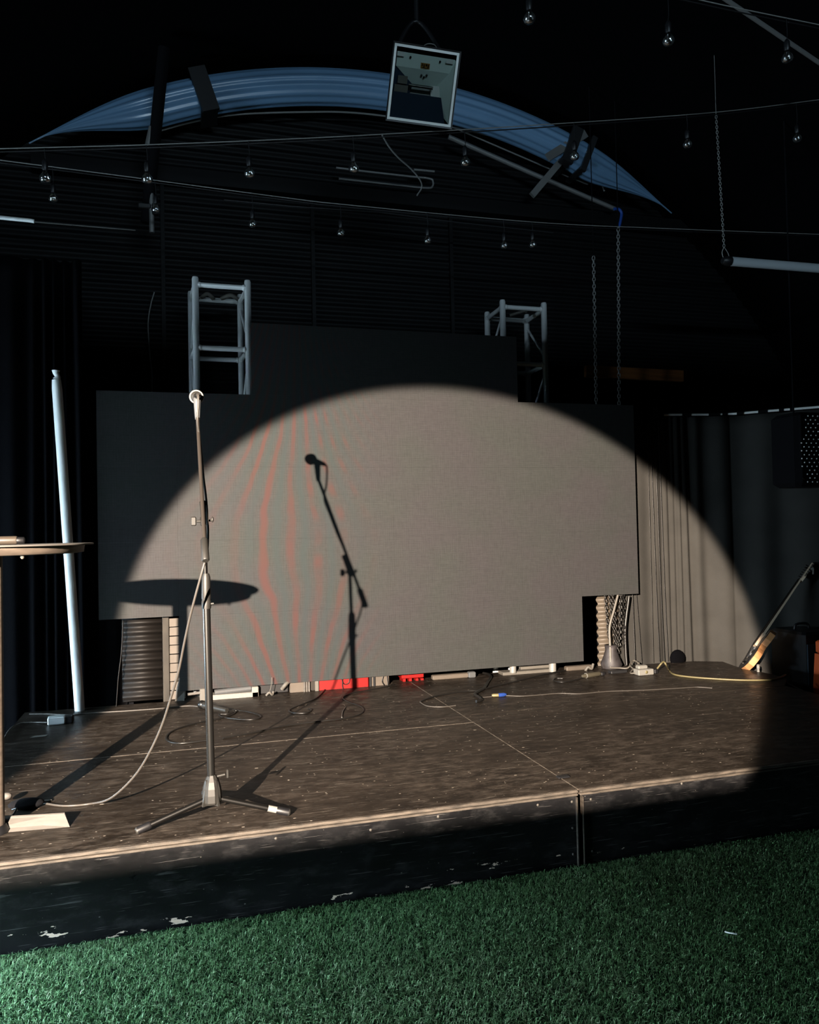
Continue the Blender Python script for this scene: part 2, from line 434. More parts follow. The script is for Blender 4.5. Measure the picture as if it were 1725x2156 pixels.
# seams in the back wall
for k, px in enumerate((340, 655, 945)):
    a = at(px, 300, Y1-.03); m = MB(); m.box((a.x, Y1-.03, 2.2), (.03, .02, 4.2)); struct(m.build('trim_%d' % (k+1), 'wall'))
a = at(300, 385, Y1-.1); b = at(1300, 455, Y1-.1)
m = MB(); m.box(((a.x+b.x)/2, Y1-.08, (a.z+b.z)/2+.02), (b.x-a.x+1.6, .1, .12)); struct(m.build('trim_4', 'wall'))

# turf blades
def turf():
    def batch(n, x0, x1, y0, y1):
        return np.stack([rng.uniform(x0, x1, n), rng.uniform(y0, y1, n)], 1)
    P = np.concatenate([batch(230000, -1.1, 3.9, 1.75, 3.015), batch(16000, -1.14, -.9, .9, 1.75), batch(40000, -.9, 4.3, .6, 1.75), batch(6000, 3.9, 5.2, 1.5, 3.03)])
    n = len(P); h = rng.uniform(.009, .021, n); ang = rng.uniform(0, 2*np.pi, n); lean = rng.uniform(.35, 1.7, n)
    wd = rng.uniform(.0006, .0011, n)
    dx, dy = np.cos(ang), np.sin(ang); wx, wy = -dy*wd, dx*wd
    ca = rng.uniform(-1.2, 1.2, n); cx, cyy = np.cos(ang+ca), np.sin(ang+ca)
    v = np.zeros((n, 5, 3), np.float32)
    z0 = np.zeros(n)
    mx = P[:, 0]+dx*h*lean*.35; my = P[:, 1]+dy*h*lean*.35
    tx = mx+cx*h*lean*.9; ty = my+cyy*h*lean*.9
    v[:, 0] = np.stack([P[:, 0]-wx, P[:, 1]-wy, z0], 1); v[:, 1] = np.stack([P[:, 0]+wx, P[:, 1]+wy, z0], 1)
    v[:, 2] = np.stack([mx+wx, my+wy, h*.62], 1); v[:, 3] = np.stack([mx-wx, my-wy, h*.62], 1)
    v[:, 4] = np.stack([tx, ty, np.maximum(h*(1-.40*lean), .003)], 1)
    me = bpy.data.meshes.new('artificial_grass')
    me.vertices.add(n*5); me.vertices.foreach_set('co', v.ravel())
    base = (np.arange(n)*5)[:, None]
    quad = base+np.array([[0, 1, 2, 3]]); tri = base+np.array([[3, 2, 4]])
    loops = np.concatenate([quad, tri], 1).ravel().astype(np.int32)
    me.loops.add(n*7); me.loops.foreach_set('vertex_index', loops)
    me.polygons.add(n*2)
    st = (np.arange(n)*7)[:, None]+np.array([[0, 4]])
    me.polygons.foreach_set('loop_start', st.ravel().astype(np.int32))
    me.update(calc_edges=True)
    at_ = me.attributes.new('tint', 'FLOAT', 'POINT')
    t = np.clip(rng.normal(.45, .2, n) + .12*np.sin(P[:, 0]*2.3)*np.sin(P[:, 1]*3.1+1), 0, .93)
    t[rng.random(n) < .004] = 1
    at_.data.foreach_set('value', np.repeat(t, 5).astype(np.float32))
    me.materials.append(MT['turf']); me.validate()
    o = bpy.data.objects.new('artificial_grass', me); COL.objects.link(o); o['kind'] = 'stuff'
    tag(o, 'green artificial grass covering the floor in front of the stage', 'grass')
turf()

# ------------------------------------------------------------------ stage
YF = 3.04; XM = 1.608; YM = 4.28; XL = -.98; YB = 5.56
XM = fl(1218, 1662).x
st = thing('stage_platform', 'low dark wooden stage with scuffed boards and chipped black front', 'stage', (1.5, 4.3, 0))
edgeR = [fl(x, y) for x, y in ((1725, 1462), (1656, 1428), (1623, 1419), (1580, 1410), (1553, 1404), (1522, 1393), (1465, 1392))]
def deck(poly, name='deck_board'):
    m = MB(); m.prism([V((x, y, ZS-.022)) for x, y in poly], (0, 0, .022)); return m.build(name, 'deck', st)
g = .0025
deck([(XL, YF), (XM-g, YF), (XM-g, YM-g), (XL, YM-g)])
deck([(XL, YM+g), (XM-g, YM+g), (XM-g, YB+.13), (-.08, YB+.13), (-.08, YB), (XL, YB)])
XR = edgeR[0].x
deck([(XM+g, YF), (XR+.02, YF), (XR, edgeR[0].y), (XR-.0, YM+.18-g), (XM+g, YM+.18-g)])
deck([(XM+g, YM+.18+g), (XR, YM+.18+g)] + [(p.x, p.y) for p in edgeR[1:]] + [(3.80, YB), (3.3, YB), (3.3, YB+.13), (XM+g, YB+.13)])
# pale worn joints between the boards
a0, a1 = fl(0, 1614.5), fl(990, 1520)
m = MB(); m.box(((XL+XM)/2, YM, ZS-.006), (XM-XL, .009, .0135)); lab(m.build('board_joint', 'jointpale', st), 'pale worn joint running across the left boards')
m = MB(); m.box((XM, (YF+YB)/2, ZS-.006), (.0045, YB-YF, .013)); m.build('board_joint', 'jointpale', st)
m = MB()
m.bbox(((XL+XM)/2-.002, YF-.009, ZS-.006), (XM-XL-.006, .018, .012), .003); m.build('edge_trim', 'ply', st)
m = MB(); m.bbox(((XL+XM)/2-.002, YF-.007, ZS-.0205), (XM-XL-.006, .014, .009), .002); m.build('edge_trim', 'ply', st)
m = MB(); m.bbox(((XR+XM)/2+.002, YF-.009, ZS-.006), (XR-XM-.006, .018, .012), .003); m.build('edge_trim', 'ply', st)
m = MB(); m.bbox(((XR+XM)/2+.002, YF-.007, ZS-.0205), (XR-XM-.006, .014, .009), .002); m.build('edge_trim', 'ply', st)
def fascia(x0, x1):
    m = MB(); m.box(((x0+x1)/2, YF+.006, (ZS-.026)/2), (x1-x0, .018, ZS-.026)); m.build('fascia', 'fascia', st)
fascia(XL, XM-.012); fascia(XM+.020, XR)
m = MB(); m.box((XM-.010, YF-.002, (ZS-.03)/2), (.004, .024, ZS-.03)); m.box((XM+.018, YF-.002, (ZS-.03)/2), (.004, .024, ZS-.03)); m.build('corner_strip', 'ply', st)
m = MB(); m.box((XL+.012, (YF+YB)/2, ZS/2-.013), (.018, YB-YF-.05, ZS-.03)); m.build('side_panel', 'fascia', st)
m = MB()
pr = edgeR[:1] + edgeR[1:]
for p, q in zip(pr[:-1], pr[1:]):
    m.hexa([V((p.x-.02, p.y, 0)), V((p.x-.002, p.y, 0)), V((q.x-.002, q.y, 0)), V((q.x-.02, q.y, 0)), V((p.x-.02, p.y, ZS-.024)), V((p.x-.002, p.y, ZS-.024)), V((q.x-.002, q.y, ZS-.024)), V((q.x-.02, q.y, ZS-.024))])
m.box((XR-.012, (YF+pr[0].y)/2+.02, (ZS-.024)/2), (.018, pr[0].y-YF-.06, ZS-.024)); m.build('side_panel', 'fascia', st)
# screw heads and the black latch at the front joint
for x, z in ((-.55, .20), (.33, .27), (.70, .262), (.98, .28), (1.42, .275), (2.1, .285)):
    pass
m = MB(); q = fl(1186, 1637); m.bbox((q.x, q.y, ZS+.004), (.055, .03, .008), .002); m.build('latch', 'black', st)
for x, z in ((.33, .277), (.70, .262), (.98, .28), (1.42, .275), (XM-.03, .27), (XM-.03, .16), (XM-.03, .05), (XM+.06, .27), (XM+.06, .05), (2.12, .287)):
    m = MB(); m.lathe((x, YF-.002, z), (0, -1, 0), [(.006, -.002), (.005, .003), (.0, .004)], 10); m.build('screw_head', 'cream', st)

# ------------------------------------------------------------------ LED wall
YS = 5.5; PX0, PZ0 = -.524, .393; PW = .5022
led = thing('led_screen', 'grey stepped LED video wall hanging over the back of the stage', 'screen', (1.5, YS+.04, .39))
cells = [(c, r) for r in range(4) for c in range(8) if not (r == 0 and c in (0, 7))] + [(c, 4) for c in range(2, 6)]
for c, r in cells:
    m = MB(); gp = .0004
    m.box((PX0+(c+.5)*PW, YS+.035, PZ0+(r+.5)*PW), (PW-gp, .07, PW-gp)); m.build('screen_panel', 'led', led)
m = MB()
for z in (PZ0+.55, PZ0+1.55, PZ0+1.95): m.box((1.48, YS+.09, z), (3.9, .03, .03))
for x in (.2, 1.5, 2.8): m.box((x, YS+.09, 1.4), (.03, .03, 1.9))
m.build('support_frame', 'dark', led)

# ------------------------------------------------------------------ truss towers
def tower(label, pxs, tape):
    (ax, ay), (bx, by) = pxs
    A = at(ax, ay, 5.73); B = at(bx, by, 5.73); d = B.x-A.x; zt = (A.z+B.z)/2
    y0, y1 = 5.73, 5.73+d*.97
    t = thing('truss_tower', label, 'truss', ((A.x+B.x)/2, (y0+y1)/2, 0))
    zt -= .005
    sh = -.026 if tape else .010
    c = [(A.x, y0), (B.x, y0), (B.x+sh, y1), (A.x+sh, y1)]
    r = .0235; zc = zt-.055; zb = zt-.505
    for x, y in c:
        m = MB(); m.lathe((x, y, 0), (0, 0, 1), [(r, 0), (r, zt-.01), (r*.86, zt-.008), (r*.86, zt), (r*.5, zt), (r*.5, zt-.03)], 16); m.build('upright', 'alu', t)
    lv = [zc, zb]
    z = zb-.5
    while z > .1: lv.append(z); z -= .5
    for z in lv:
        for i in range(4):
            p, q = c[i], c[(i+1) % 4]
            m = MB(); m.rod((p[0], p[1], z), (q[0], q[1], z), r*.78, 12)
            for e in (p, q):
                dd = V((q[0]-p[0], q[1]-p[1], 0)).normalized()*(1 if e == p else -1)
                m.lathe(V((e[0], e[1], z))+dd*.024, dd, [(r*.95, 0), (r*.95, .008), (r*.78, .014)], 12)
            m.build('cross_tube', 'alu', t)
    for k in range(len(lv)-1):
        za, zb2 = lv[k]-.06, lv[k+1]+.06
        for i in (1, 3):
            p, q = (c[i], c[(i+1) % 4]) if k % 2 else (c[(i+1) % 4], c[i])
            m = MB(); m.rod((p[0], p[1], za), (q[0], q[1], zb2), r*.45, 10); m.build('brace', 'alu', t)
    if tape:
        m = MB()
        for (x0, x1) in ((A.x+.05, A.x+.14), (B.x-.17, B.x-.03)):
            m.tube([(x0, y1-.01, zc+.01), ((x0+x1)/2, y1-.035, zc+.035), (x1, y1-.015, zc+.005)], .016, 8)
        lab(m.build('wrapping', 'cream', t), 'crumpled pale wrapping on the rear top tube')
        m = MB(); m.lathe((B.x, y0, 2.37), (0, 0, 1), [(.034, 0), (.034, .05)], 14); m.build('clamp', 'black', t)
    else:
        m = MB(); m.tube([(B.x-.16, y1-.03, zc+.03), (B.x-.03, y1-.05, zc+.07), (B.x-.02, y1-.06, zc+.06)], .012, 8); lab(m.build('wrapping', 'cream', t), 'pale loop on the rear top tube')
    return t
tower('silver truss tower behind the left end of the video wall, wrapped on top', ((411, 581), (521, 590)), True)
tower('silver truss tower rising behind the right shoulder of the video wall', ((1058, 632), (1145, 635)), False)

# ------------------------------------------------------------------ duct arch under the roof
def arch_pts(cx, cz, r, y, a0, a1, n):
    return [V((cx-math.cos(a0+(a1-a0)*i/n)*r, y, cz+math.sin(a0+(a1-a0)*i/n)*r)) for i in range(n+1)]
AX, AZ, AR, AY = 1.694, .406, 4.70, 6.25
t = thing('arched_duct', 'glossy ribbed duct, coloured for the blue sky sheen, arching under the black roof at the back', 'duct', (AX, AY, AZ))
def duct(a0, a1):
    m = MB(); n = 90; prof = []
    for k in range(84):
        an = 2*math.pi*k/84; rr = .135*(1+.05*math.cos(13*an)); prof.append((math.cos(an)*rr, math.sin(an)*rr))
    vs = []
    for i in range(n+1):
        a = a0+(a1-a0)*i/n; rad = V((-math.cos(a), 0, math.sin(a)))
        q = min(1, min(i, n-i)/(n*.17)); q = max(.04, q*q*(3-2*q)); c = V((AX, AY, AZ))+rad*(AR+.10*(1-q))
        for u, w in prof: vs.append(c+rad*u*q+V((0, w*q, 0)))
    fs = [(i*84+k, i*84+(k+1) % 84, (i+1)*84+(k+1) % 84, (i+1)*84+k) for i in range(n) for k in range(84)]
    m.add(vs, fs, True); return m
_l = at(60, 300, AY); _r = at(1420, 440, AY)
duct(math.atan2(_l.z-AZ, -(_l.x-AX)), math.atan2(_r.z-AZ, -(_r.x-AX))).build('duct_tube', 'duct', t)
def band(px, py, w, name='duct_bracket'):
    p = at(px, py, AY); a = math.atan2(p.z-AZ, -(p.x-AX))
    m = MB(); rad = V((-math.cos(a), 0, math.sin(a))); tan = V((math.sin(a), 0, math.cos(a)))
    c = V((AX, AY, AZ))+rad*AR
    rot = Matrix((tan, V((0, 1, 0)), rad)).transposed()
    m.box(c+V((0, -.15, -.0))+rad*-.02, (w, .03, .34), rot); m.box(c+rad*-.155, (w, .30, .02), rot)
    m.build(name, 'dark', t)
band(418, 180, .13); band(1200, 290, .10); band(1232, 315, .05)

# ------------------------------------------------------------------ floodlight
def floodlight():
    YQ = 4.2
    px = [(832, 90), (968, 112), (949, 268), (815, 250)]
    ctr = at(891, 180, YQ)
    n = (CAM-ctr).normalized()
    n = (n+V((0, 0, -.10))).normalized()
    def hit(p):
        d = ray(*p); return CAM+d*((ctr-CAM).dot(n)/d.dot(n))
    c = [hit(p) for p in px]
    def P(u, v, w=0):
        a = c[0].lerp(c[1], u); b = c[3].lerp(c[2], u); q = a.lerp(b, v); mid = (c[0]+c[1]+c[2]+c[3])/4
        return q - n*w*.55
    t = thing('floodlight', 'square floodlight with pale frame and open reflector hanging under the roof', 'floodlight', P(.5, 1, .1))
    D = .24
    def slab(a, b, name, mt, th=.004):  # a: 4 points loop, thickness along -n or given
        nn = (a[1]-a[0]).cross(a[3]-a[0]).normalized()*th
        m = MB(); m.hexa([p for p in a]+[p+nn for p in a]); return m.build(name, mt, t)
    # housing shell, tapering back
    def S(u, v, w):
        k = w/D*.16; return P(u+(.5-u)*k*2*.5, v+(.5-v)*k*2*.5, w)
    sides = [((0, 0), (1, 0)), ((1, 0), (1, 1)), ((1, 1), (0, 1)), ((0, 1), (0, 0))]
    m = MB()
    for (a, b) in sides:
        q = [S(a[0], a[1], .0), S(b[0], b[1], .0), S(b[0], b[1], D), S(a[0], a[1], D)]
        ct = P(.5, .5, D/2)
        out = [(p-ct)*1.0 for p in q]
        m.hexa([p for p in q]+[ct+o*1.05 for o in out])
    q = [S(0, 0, D), S(1, 0, D), S(1, 1, D), S(0, 1, D)]
    m.hexa(q+[p-n*.012 for p in q]); m.build('housing', 'black', t)
    # pale front frame
    m = MB(); fw = .036
    for (u0, v0, u1, v1) in ((0, 0, 1, .034), (0, .966, 1, 1), (0, .034, fw, .966), (1-fw, .034, 1, .966)):
        m.hexa([P(u0, v0, -.008), P(u1, v0, -.008), P(u1, v1, -.008), P(u0, v1, -.008), P(u0, v0, .012), P(u1, v0, .012), P(u1, v1, .012), P(u0, v1, .012)])
    m.build('front_frame', 'reflectorlight', t)
    m = MB(); m.hexa([P(.04, .04, .006), P(.96, .04, .006), P(.96, .96, .006), P(.04, .96, .006), P(.04, .04, .009), P(.96, .04, .009), P(.96, .96, .009), P(.04, .96, .009)]); m.build('glass_pane', 'pane', t)
    # reflector: top plate, sloping back plate, side plates
    def plate(pts, name, mt, th=.003):
        nn = (pts[1]-pts[0]).cross(pts[2]-pts[0]).normalized()*th
        k = len(pts); mm = MB(); mm.prism([p for p in pts], nn); return mm.build(name, mt, t)
    plate([P(.05, .10, .02), P(.95, .10, .02), P(.95, .29, .07), P(.05, .29, .07)], 'reflector_plate', 'reflector')
    plate([P(.05, .29, .07), P(.95, .29, .07), P(.66, .52, .19), P(.34, .52, .19)], 'reflector_plate', 'reflector')
    plate([P(.96, .10, .02), P(.96, .97, .02), P(.74, .78, .19), P(.70, .5, .19)], 'reflector_plate', 'reflector')
    plate([P(.30, .5, .20), P(.72, .5, .20), P(.74, .72, .20), P(.26, .72, .20)], 'reflector_plate', 'steel')
    plate([P(.62, .5, .175), P(.78, .48, .15), P(.84, .68, .12), P(.64, .66, .16)], 'reflector_plate', 'reflectorlight')
    plate([P(.05, .62, .03), P(.80, .62, .03), P(.90, .97, .03), P(.04, .97, .03)], 'dark_reflection', 'navy')  # navy colour imitates floor and glass reflection in the lower reflector
    plate([P(.04, .28, .08), P(.34, .52, .19), P(.30, .66, .19), P(.04, .97, .06)], 'reflector_plate', 'navy')
    m = MB(); m.hexa([P(.10, .41, .06), P(.25, .41, .06), P(.25, .51, .06), P(.10, .51, .06), P(.10, .41, .12), P(.25, .41, .12), P(.25, .51, .12), P(.10, .51, .12)])
    m.hexa([P(.06, .53, .05), P(.27, .53, .05), P(.27, .63, .05), P(.06, .63, .05), P(.06, .53, .10), P(.27, .53, .10), P(.27, .63, .10), P(.06, .63, .10)]); m.build('lamp_socket', 'cream', t)
    m = MB(); m.rod(P(.27, .52, .11), P(.66, .52, .11), .008, 12); m.build('lamp_tube', 'chrome', t)
    plate([P(.43, .20, .042), P(.57, .20, .042), P(.57, .275, .062), P(.43, .275, .062)], 'warning_sticker', 'sticker', .0012)
    m = MB()
    for (u0, v0, u1, v1) in ((.445, .21, .46, .245), (.475, .215, .49, .255), (.505, .21, .53, .24), (.54, .215, .555, .262), (.445, .258, .53, .268)):
        w0 = .0415-.004
        m.hexa([P(u0, v0, w0), P(u1, v0, w0), P(u1, v1, w0+.013), P(u0, v1, w0+.013), P(u0, v0, w0+.002), P(u1, v0, w0+.002), P(u1, v1, w0+.015), P(u0, v1, w0+.015)])
    m.build('sticker_print', 'black', t)
    for u in (.10, .86):
        m = MB(); m.hexa([P(u-.05, .10, .012), P(u+.06, .10, .012), P(u+.06, .155, .014), P(u-.05, .155, .014), P(u-.05, .10, .016), P(u+.06, .10, .016), P(u+.06, .155, .018), P(u-.05, .155, .018)]); m.build('clip', 'reflectorlight', t)
    m = MB()
    for u, v, w in ((.26, .15, .033), (.72, .15, .033), (.46, .37, .112), (.54, .36, .107), (.50, .39, .122)):
        m.lathe(P(u, v, w-.004), n, [(.006, -.004), (.006, .003), (0, .004)], 10)
    m.build('screws', 'black', t)
    # yoke up to the roof
    a = S(-.02, .45, D*.5); b = S(1.02, .45, D*.5); top = (a+b)/2+V((0, .1, .42))
    m = MB(); m.tube([a, a.lerp(top, .55)+(a-b)*.12, top, b.lerp(top, .55)+(b-a)*.12, b], .012, 8, 5)
    ceil = V((top.x, top.y, VZ+math.sqrt(VR**2-(top.x-VX)**2)))
    m.rod(top, ceil, .014, 10); m.build('yoke', 'black', t)
    m = MB(); m.tube([P(.42, 0, .06), P(.50, -.05, .05), P(.60, -.05, .06), P(.66, .0, .08)], .003, 6); m.build('cord', 'wire', t)
floodlight()

# ------------------------------------------------------------------ festoon lights
def vault_end(p, d):  # walk along d until the vault is reached
    q = p.copy()
    for _ in range(4000):
        if (q.x-VX)**2+(q.z-VZ)**2 > (VR-.02)**2 or q.y < Y0+.1 or q.y > Y1-.1: break
        q = q + d*.01
    return q
def bulb_parts(t, px, wy, by, Y, r):
    top = at(px, wy, Y); b = at(px+2, by, Y)
    gl = r*2.3
    base = V((b.x, b.y, b.z+gl*.5)); 
    lean = V((.02, 0, 0))
    m = MB(); m.tube([top, (top+base)/2+V((.004, 0, 0)), base+V((0, 0, .05))], .0022, 6, 4); m.build('drop_cord', 'black', t)
    m = MB(); prof = [(r*.30, 0), (r*.42, -.25*gl), (r*.9, -.55*gl), (r*1.0, -.72*gl), (r*.8, -.92*gl), (r*.4, -1.0*gl), (0, -1.02*gl)]
    m.lathe(base, (0, 0, 1), prof, 16); ob = m.build('bulb', 'glass', t)
    m = MB(); m.lathe(base, (0, 0, 1), [(r*.36, -.01), (r*.5, 0), (r*.5, .035), (r*.25, .05), (.0, .052)], 14); m.build('socket', 'black', ob)
    m = MB(); m.tube([base+V((-.004, 0, -.05*gl)), base+V((-.008, 0, -.6*gl)), base+V((0, 0, -.75*gl)), base+V((.008, 0, -.6*gl)), base+V((.004, 0, -.05*gl))], .0012, 5, 3); m.build('filament', 'chrome', ob)
def festoon(label, pts, Y, bulbs, r, ext=(True, True)):
    P = [at(x, y, Y(x) if callable(Y) else Y) for x, y in pts]
    a = vault_end(P[0], (P[0]-P[1]).normalized()) if ext[0] else P[0]; b = vault_end(P[-1], (P[-1]-P[-2]).normalized()) if ext[1] else P[-1]
    t = thing('string_lights', label, 'string lights', (a+b)/2)
    P = [a]+P+[b]
    m = MB(); m.tube(P, .0028, 6, 8); m.build('support_wire', 'wire', t)
    m = MB(); m.tube([p+V((0, .01, -.012)) for p in P], .0035, 6, 8); m.build('power_cord', 'black', t)
    for px, wy, by in bulbs: bulb_parts(t, px, wy, by, Y(px) if callable(Y) else Y, r)
festoon('upper string of clear bulbs on a wire rising to the right just under the floodlight', [(0, 313), (300, 305), (600, 293), (850, 280), (1150, 262), (1500, 237), (1725, 210)], 4.35,
        [(93, 312, 370), (308, 306, 372), (523, 297, 360), (743, 288, 350), (978, 275, 337), (1208, 257, 325), (1446, 240, 300), (1677, 215, 288)], .030)
festoon('lower string of clear bulbs on a wire sagging to the right above the video wall', [(0, 337), (300, 376), (600, 416), (740, 432), (1130, 468), (1400, 481), (1690, 492)], 5.15,
        [(110, 352, 414), (326, 380, 437), (530, 407, 468), (716, 430, 487), (899, 448, 503), (1060, 462, 514), (1120, 467, 512)], .028)
festoon('string of clear bulbs at the top right corner under the diagonal pipe', [(1113, -75), (1406, -15), (1530, 12), (1656, 38), (1725, 52)], 3.3,
        [(1113, -75, 33), (1406, -15, 80), (1656, 38, 117)], .030)

# ------------------------------------------------------------------ other things under the roof
def pxtube(name, label, cat, pts, r, m_, n=8, sub=6, group=None):
    m = MB(); m.tube([at(*p) for p in pts], r, n, sub); return tag(m.build(name, m_), label, cat, group)
pa, pb_ = at(1560, 20, 3.65), at(1725, 132, 3.85)
pd = (pb_-pa).normalized(); m = MB(); m.rod(vault_end(pa, -pd), vault_end(pb_, pd), .012, 12)
tag(m.build('diagonal_pipe', 'steel'), 'grey pipe running diagonally across the top right corner', 'pipe')
# hanging tube light
t = thing('hanging_tube_light', 'long pale tube light hanging from a chain at the right edge', 'tube light', at(1620, 560, 4.8))
a = at(1536, 550, 4.8); b = at(1725, 565, 4.8); b2 = a+(b-a)*1.7
d = (b2-a).normalized()
m = MB(); m.rod(a, b2, .033, 18); m.build('tube_housing', 'reflectorgrey', t)
m = MB(); m.lathe(a, -d, [(.034, -.01), (.036, .02), (.028, .05), (.02, .06)], 16); m.build('end_cap', 'black', t)
m = MB(); e = a-d*.05; tp = at(1525, 520, 4.8); m.tube([e+V((0, 0, .02)), e+V((-.01, 0, .06)), tp], .003, 6); m.tube([e+V((.05, 0, .03)), e+V((.04, 0, .06)), tp], .003, 6); m.build('hanger_loop', 'wire', t)
def chain_mb(p, q, L=.032, w=.0032):
    p, q = V(p), V(q); d = (q-p); n = max(2, int(d.length/(L*.72))); d.normalize(); e = d.orthogonal().normalized(); f = d.cross(e)
    m = MB()
    for i in range(n):
        c = p.lerp(q, (i+.5)/n); s = e if i % 2 else f
        pts = []
        for k in range(10):
            an = 2*math.pi*k/10; pts.append(c + d*(math.cos(an)*L*.5) + s*(math.sin(an)*L*.28))
        m.tube(pts, w, 5, 1, closed=True)
    return m
top = at(1508, 238, 4.8); m = chain_mb(tp, top, .026, .0022)
m.rod(top, V((top.x, top.y, VZ+math.sqrt(VR**2-(top.x-VX)**2))), .002, 6); m.build('chain', 'wire', t)
m = MB(); m.rod(b2-d*.1+V((0, 0, .03)), V((b2.x, b2.y, VZ+math.sqrt(VR**2-(b2.x-VX)**2))), .003, 6); m.build('chain', 'wire', t)
# hoist chains and plank behind the wall
for (x0, y0, x1, y1), lb in (((1250, 540, 1256, 850), 'left of the two hoist chains hanging in front of the brown plank'), ((1302, 480, 1304, 850), 'right and longer of the two hoist chains hanging in front of the brown plank')):
    p = at(x0, y0, 5.72); q = at(x1, y1+10, 5.72)
    m = chain_mb(p, q, .040, .0042)
    o = tag(m.build('hoist_chain', 'steel'), lb, 'chain')
    m = MB(); m.rod(p, V((p.x, p.y, VZ+math.sqrt(VR**2-(p.x-VX)**2))), .004, 8); m.build('black_rope', 'blackcloth', o)
P4 = [at(1235, 769, 5.95), at(1440, 780, 5.95), at(1440, 803, 5.95), at(1235, 793, 5.95)]
m = MB(); m.hexa(P4+[p+V((0, .04, 0)) for p in P4]); tag(m.build('wooden_plank', 'board'), 'brown wooden plank fixed high behind the hoist chains', 'plank')
# rods, conduits and cords on the gable
pxtube('conduit_arch', 'thin grey conduit arching along the gable below the duct', 'conduit', [(338, 275, 6.35), (400, 258, 6.35), (480, 243, 6.35), (560, 238, 6.35), (640, 236, 6.35), (720, 236, 6.35), (800, 243, 6.35), (900, 258, 6.35), (1000, 278, 6.35), (1075, 298, 6.35), (1130, 318, 6.35), (1190, 345, 6.35), (1240, 365, 6.35), (1265, 385, 6.35), (1273, 403, 6.35)], .008, 'wire')
pxtube('lower_conduit', 'second thin conduit running under the right half of the duct', 'conduit', [(960, 270, 6.4), (1040, 305, 6.4), (1110, 335, 6.4), (1180, 365, 6.4), (1238, 388, 6.4)], .007, 'wire')
pxtube('gable_rail', 'grey rail under the left half of the duct', 'rail', [(330, 222, 6.4), (430, 210, 6.4), (520, 203, 6.4), (620, 198, 6.4), (720, 200, 6.4), (800, 206, 6.4)], .012, 'steel')
pxtube('roof_strut', 'long grey strut slanting down to the right under the duct', 'strut', [(945, 288, 6.3), (1120, 365, 6.3), (1295, 440, 6.3)], .020, 'steel', 10, 1)
m = MB(); a, b = at(1122, 410, 6.2), at(1185, 335, 6.2); d = (b-a).normalized(); s = V((d.z, 0, -d.x))*.028
m.hexa([a-s, a+s, b+s, b-s]+[p+V((0, .03, 0)) for p in (a-s, a+s, b+s, b-s)]); a, b = at(1155, 330, 6.12), at(1235, 280, 6.12); d = (b-a).normalized(); s = V((d.z, 0, -d.x))*.035
m.hexa([a-s, a+s, b+s, b-s]+[p+V((0, .03, 0)) for p in (a-s, a+s, b+s, b-s)]); tag(m.build('flat_bracket', 'steel'), 'flat grey brace plate crossing the slanting strut', 'bracket')
pxtube('bent_pipe', 'thin bent pipe with a hooked end on the gable below the floodlight', 'pipe', [(708, 353, 6.3), (780, 362, 6.3), (860, 371, 6.3), (905, 376, 6.3), (912, 383, 6.3), (911, 392, 6.3), (900, 396, 6.3), (840, 390, 6.3), (714, 376, 6.3)], .009, 'steel', 8, 4)
pxtube('short_rod', 'short pale rod above the hooked end of the bent pipe', 'rod', [(872, 357, 6.3), (915, 361, 6.3)], .010, 'steel', 8, 1)
pxtube('curved_cord', 'dark cord curving down from the floodlight across the gable', 'cord', [(805, 285, 5.6), (820, 310, 5.7), (840, 333, 5.8), (865, 355, 5.9), (884, 378, 5.95), (888, 395, 6.0), (878, 412, 6.0)], .006, 'wire')
pxtube('tail_cord', 'thin dangling cord hanging on the black wall left of the left truss', 'cord', [(325, 615, 6.4), (318, 640, 6.4), (312, 680, 6.4), (315, 740, 6.4), (320, 790, 6.4), (320, 835, 6.4)], .005, 'wire')
pxtube('ceiling_rod', 'pale rod at the left edge below the strings of bulbs', 'rod', [(-120, 448, 5.3), (0, 458, 5.3), (60, 464, 5.3), (72, 466, 5.3)], .012, 'pipe', 10, 1)
pxtube('guy_wire', 'thin wire running right from the pale rod to the dark bracket', 'wire', [(72, 467, 5.35), (180, 476, 5.6), (285, 485, 5.8)], .004, 'wire', 6, 1)
pxtube('thin_batten', 'thin batten under the lower string of bulbs', 'batten', [(472, 421, 6.0), (620, 435, 6.0), (800, 447, 6.0), (960, 468, 6.0), (1165, 490, 6.0)], .006, 'dark', 8, 1)
# dark bracket and post at left
t = thing('pole_bracket', 'dark bracket with knuckles on the black post left of the left truss', 'bracket', at(318, 480, 5.9))
a, b = at(318, 395, 5.9), at(320, 490, 5.9)
m = MB(); m.rod(b, a, .018, 12); m.build('bracket_rod', 'steel', t)
m = MB(); c = at(305, 435, 5.9); m.bbox((c.x, c.y, c.z), (.09, .05, .035), .006); m.bbox((c.x+.07, c.y-.01, c.z-.02), (.04, .06, .08), .006); m.build('knuckle', 'dark', t)
a = at(330, 200, 6.0); m = MB(); p0, p1 = at(350, 60, 5.75), at(308, 470, 5.95); m.rod(p1, p0-(p0-p1)*.10, .042, 14); tag(m.build('black_post', 'blackcloth'), 'black slanted post crossing the left end of the duct', 'post')
m = MB(); a = at(314, 285, 5.88); m.rod(at(312, 305, 5.86), at(320, 268, 5.85), .022, 12); tag(m.build('pale_sleeve', 'steel'), 'short pale sleeve beside the black slanted post', 'sleeve')
m = MB(); m.tube([at(1293, 440, 5.75), at(1303, 440, 5.75), at(1309, 448, 5.75), at(1308, 460, 5.75), at(1304, 478, 5.75)], .012, 8); tag(m.build('blue_sling', 'bluestrap'), 'blue lifting sling at the top of the longer hoist chain', 'sling')

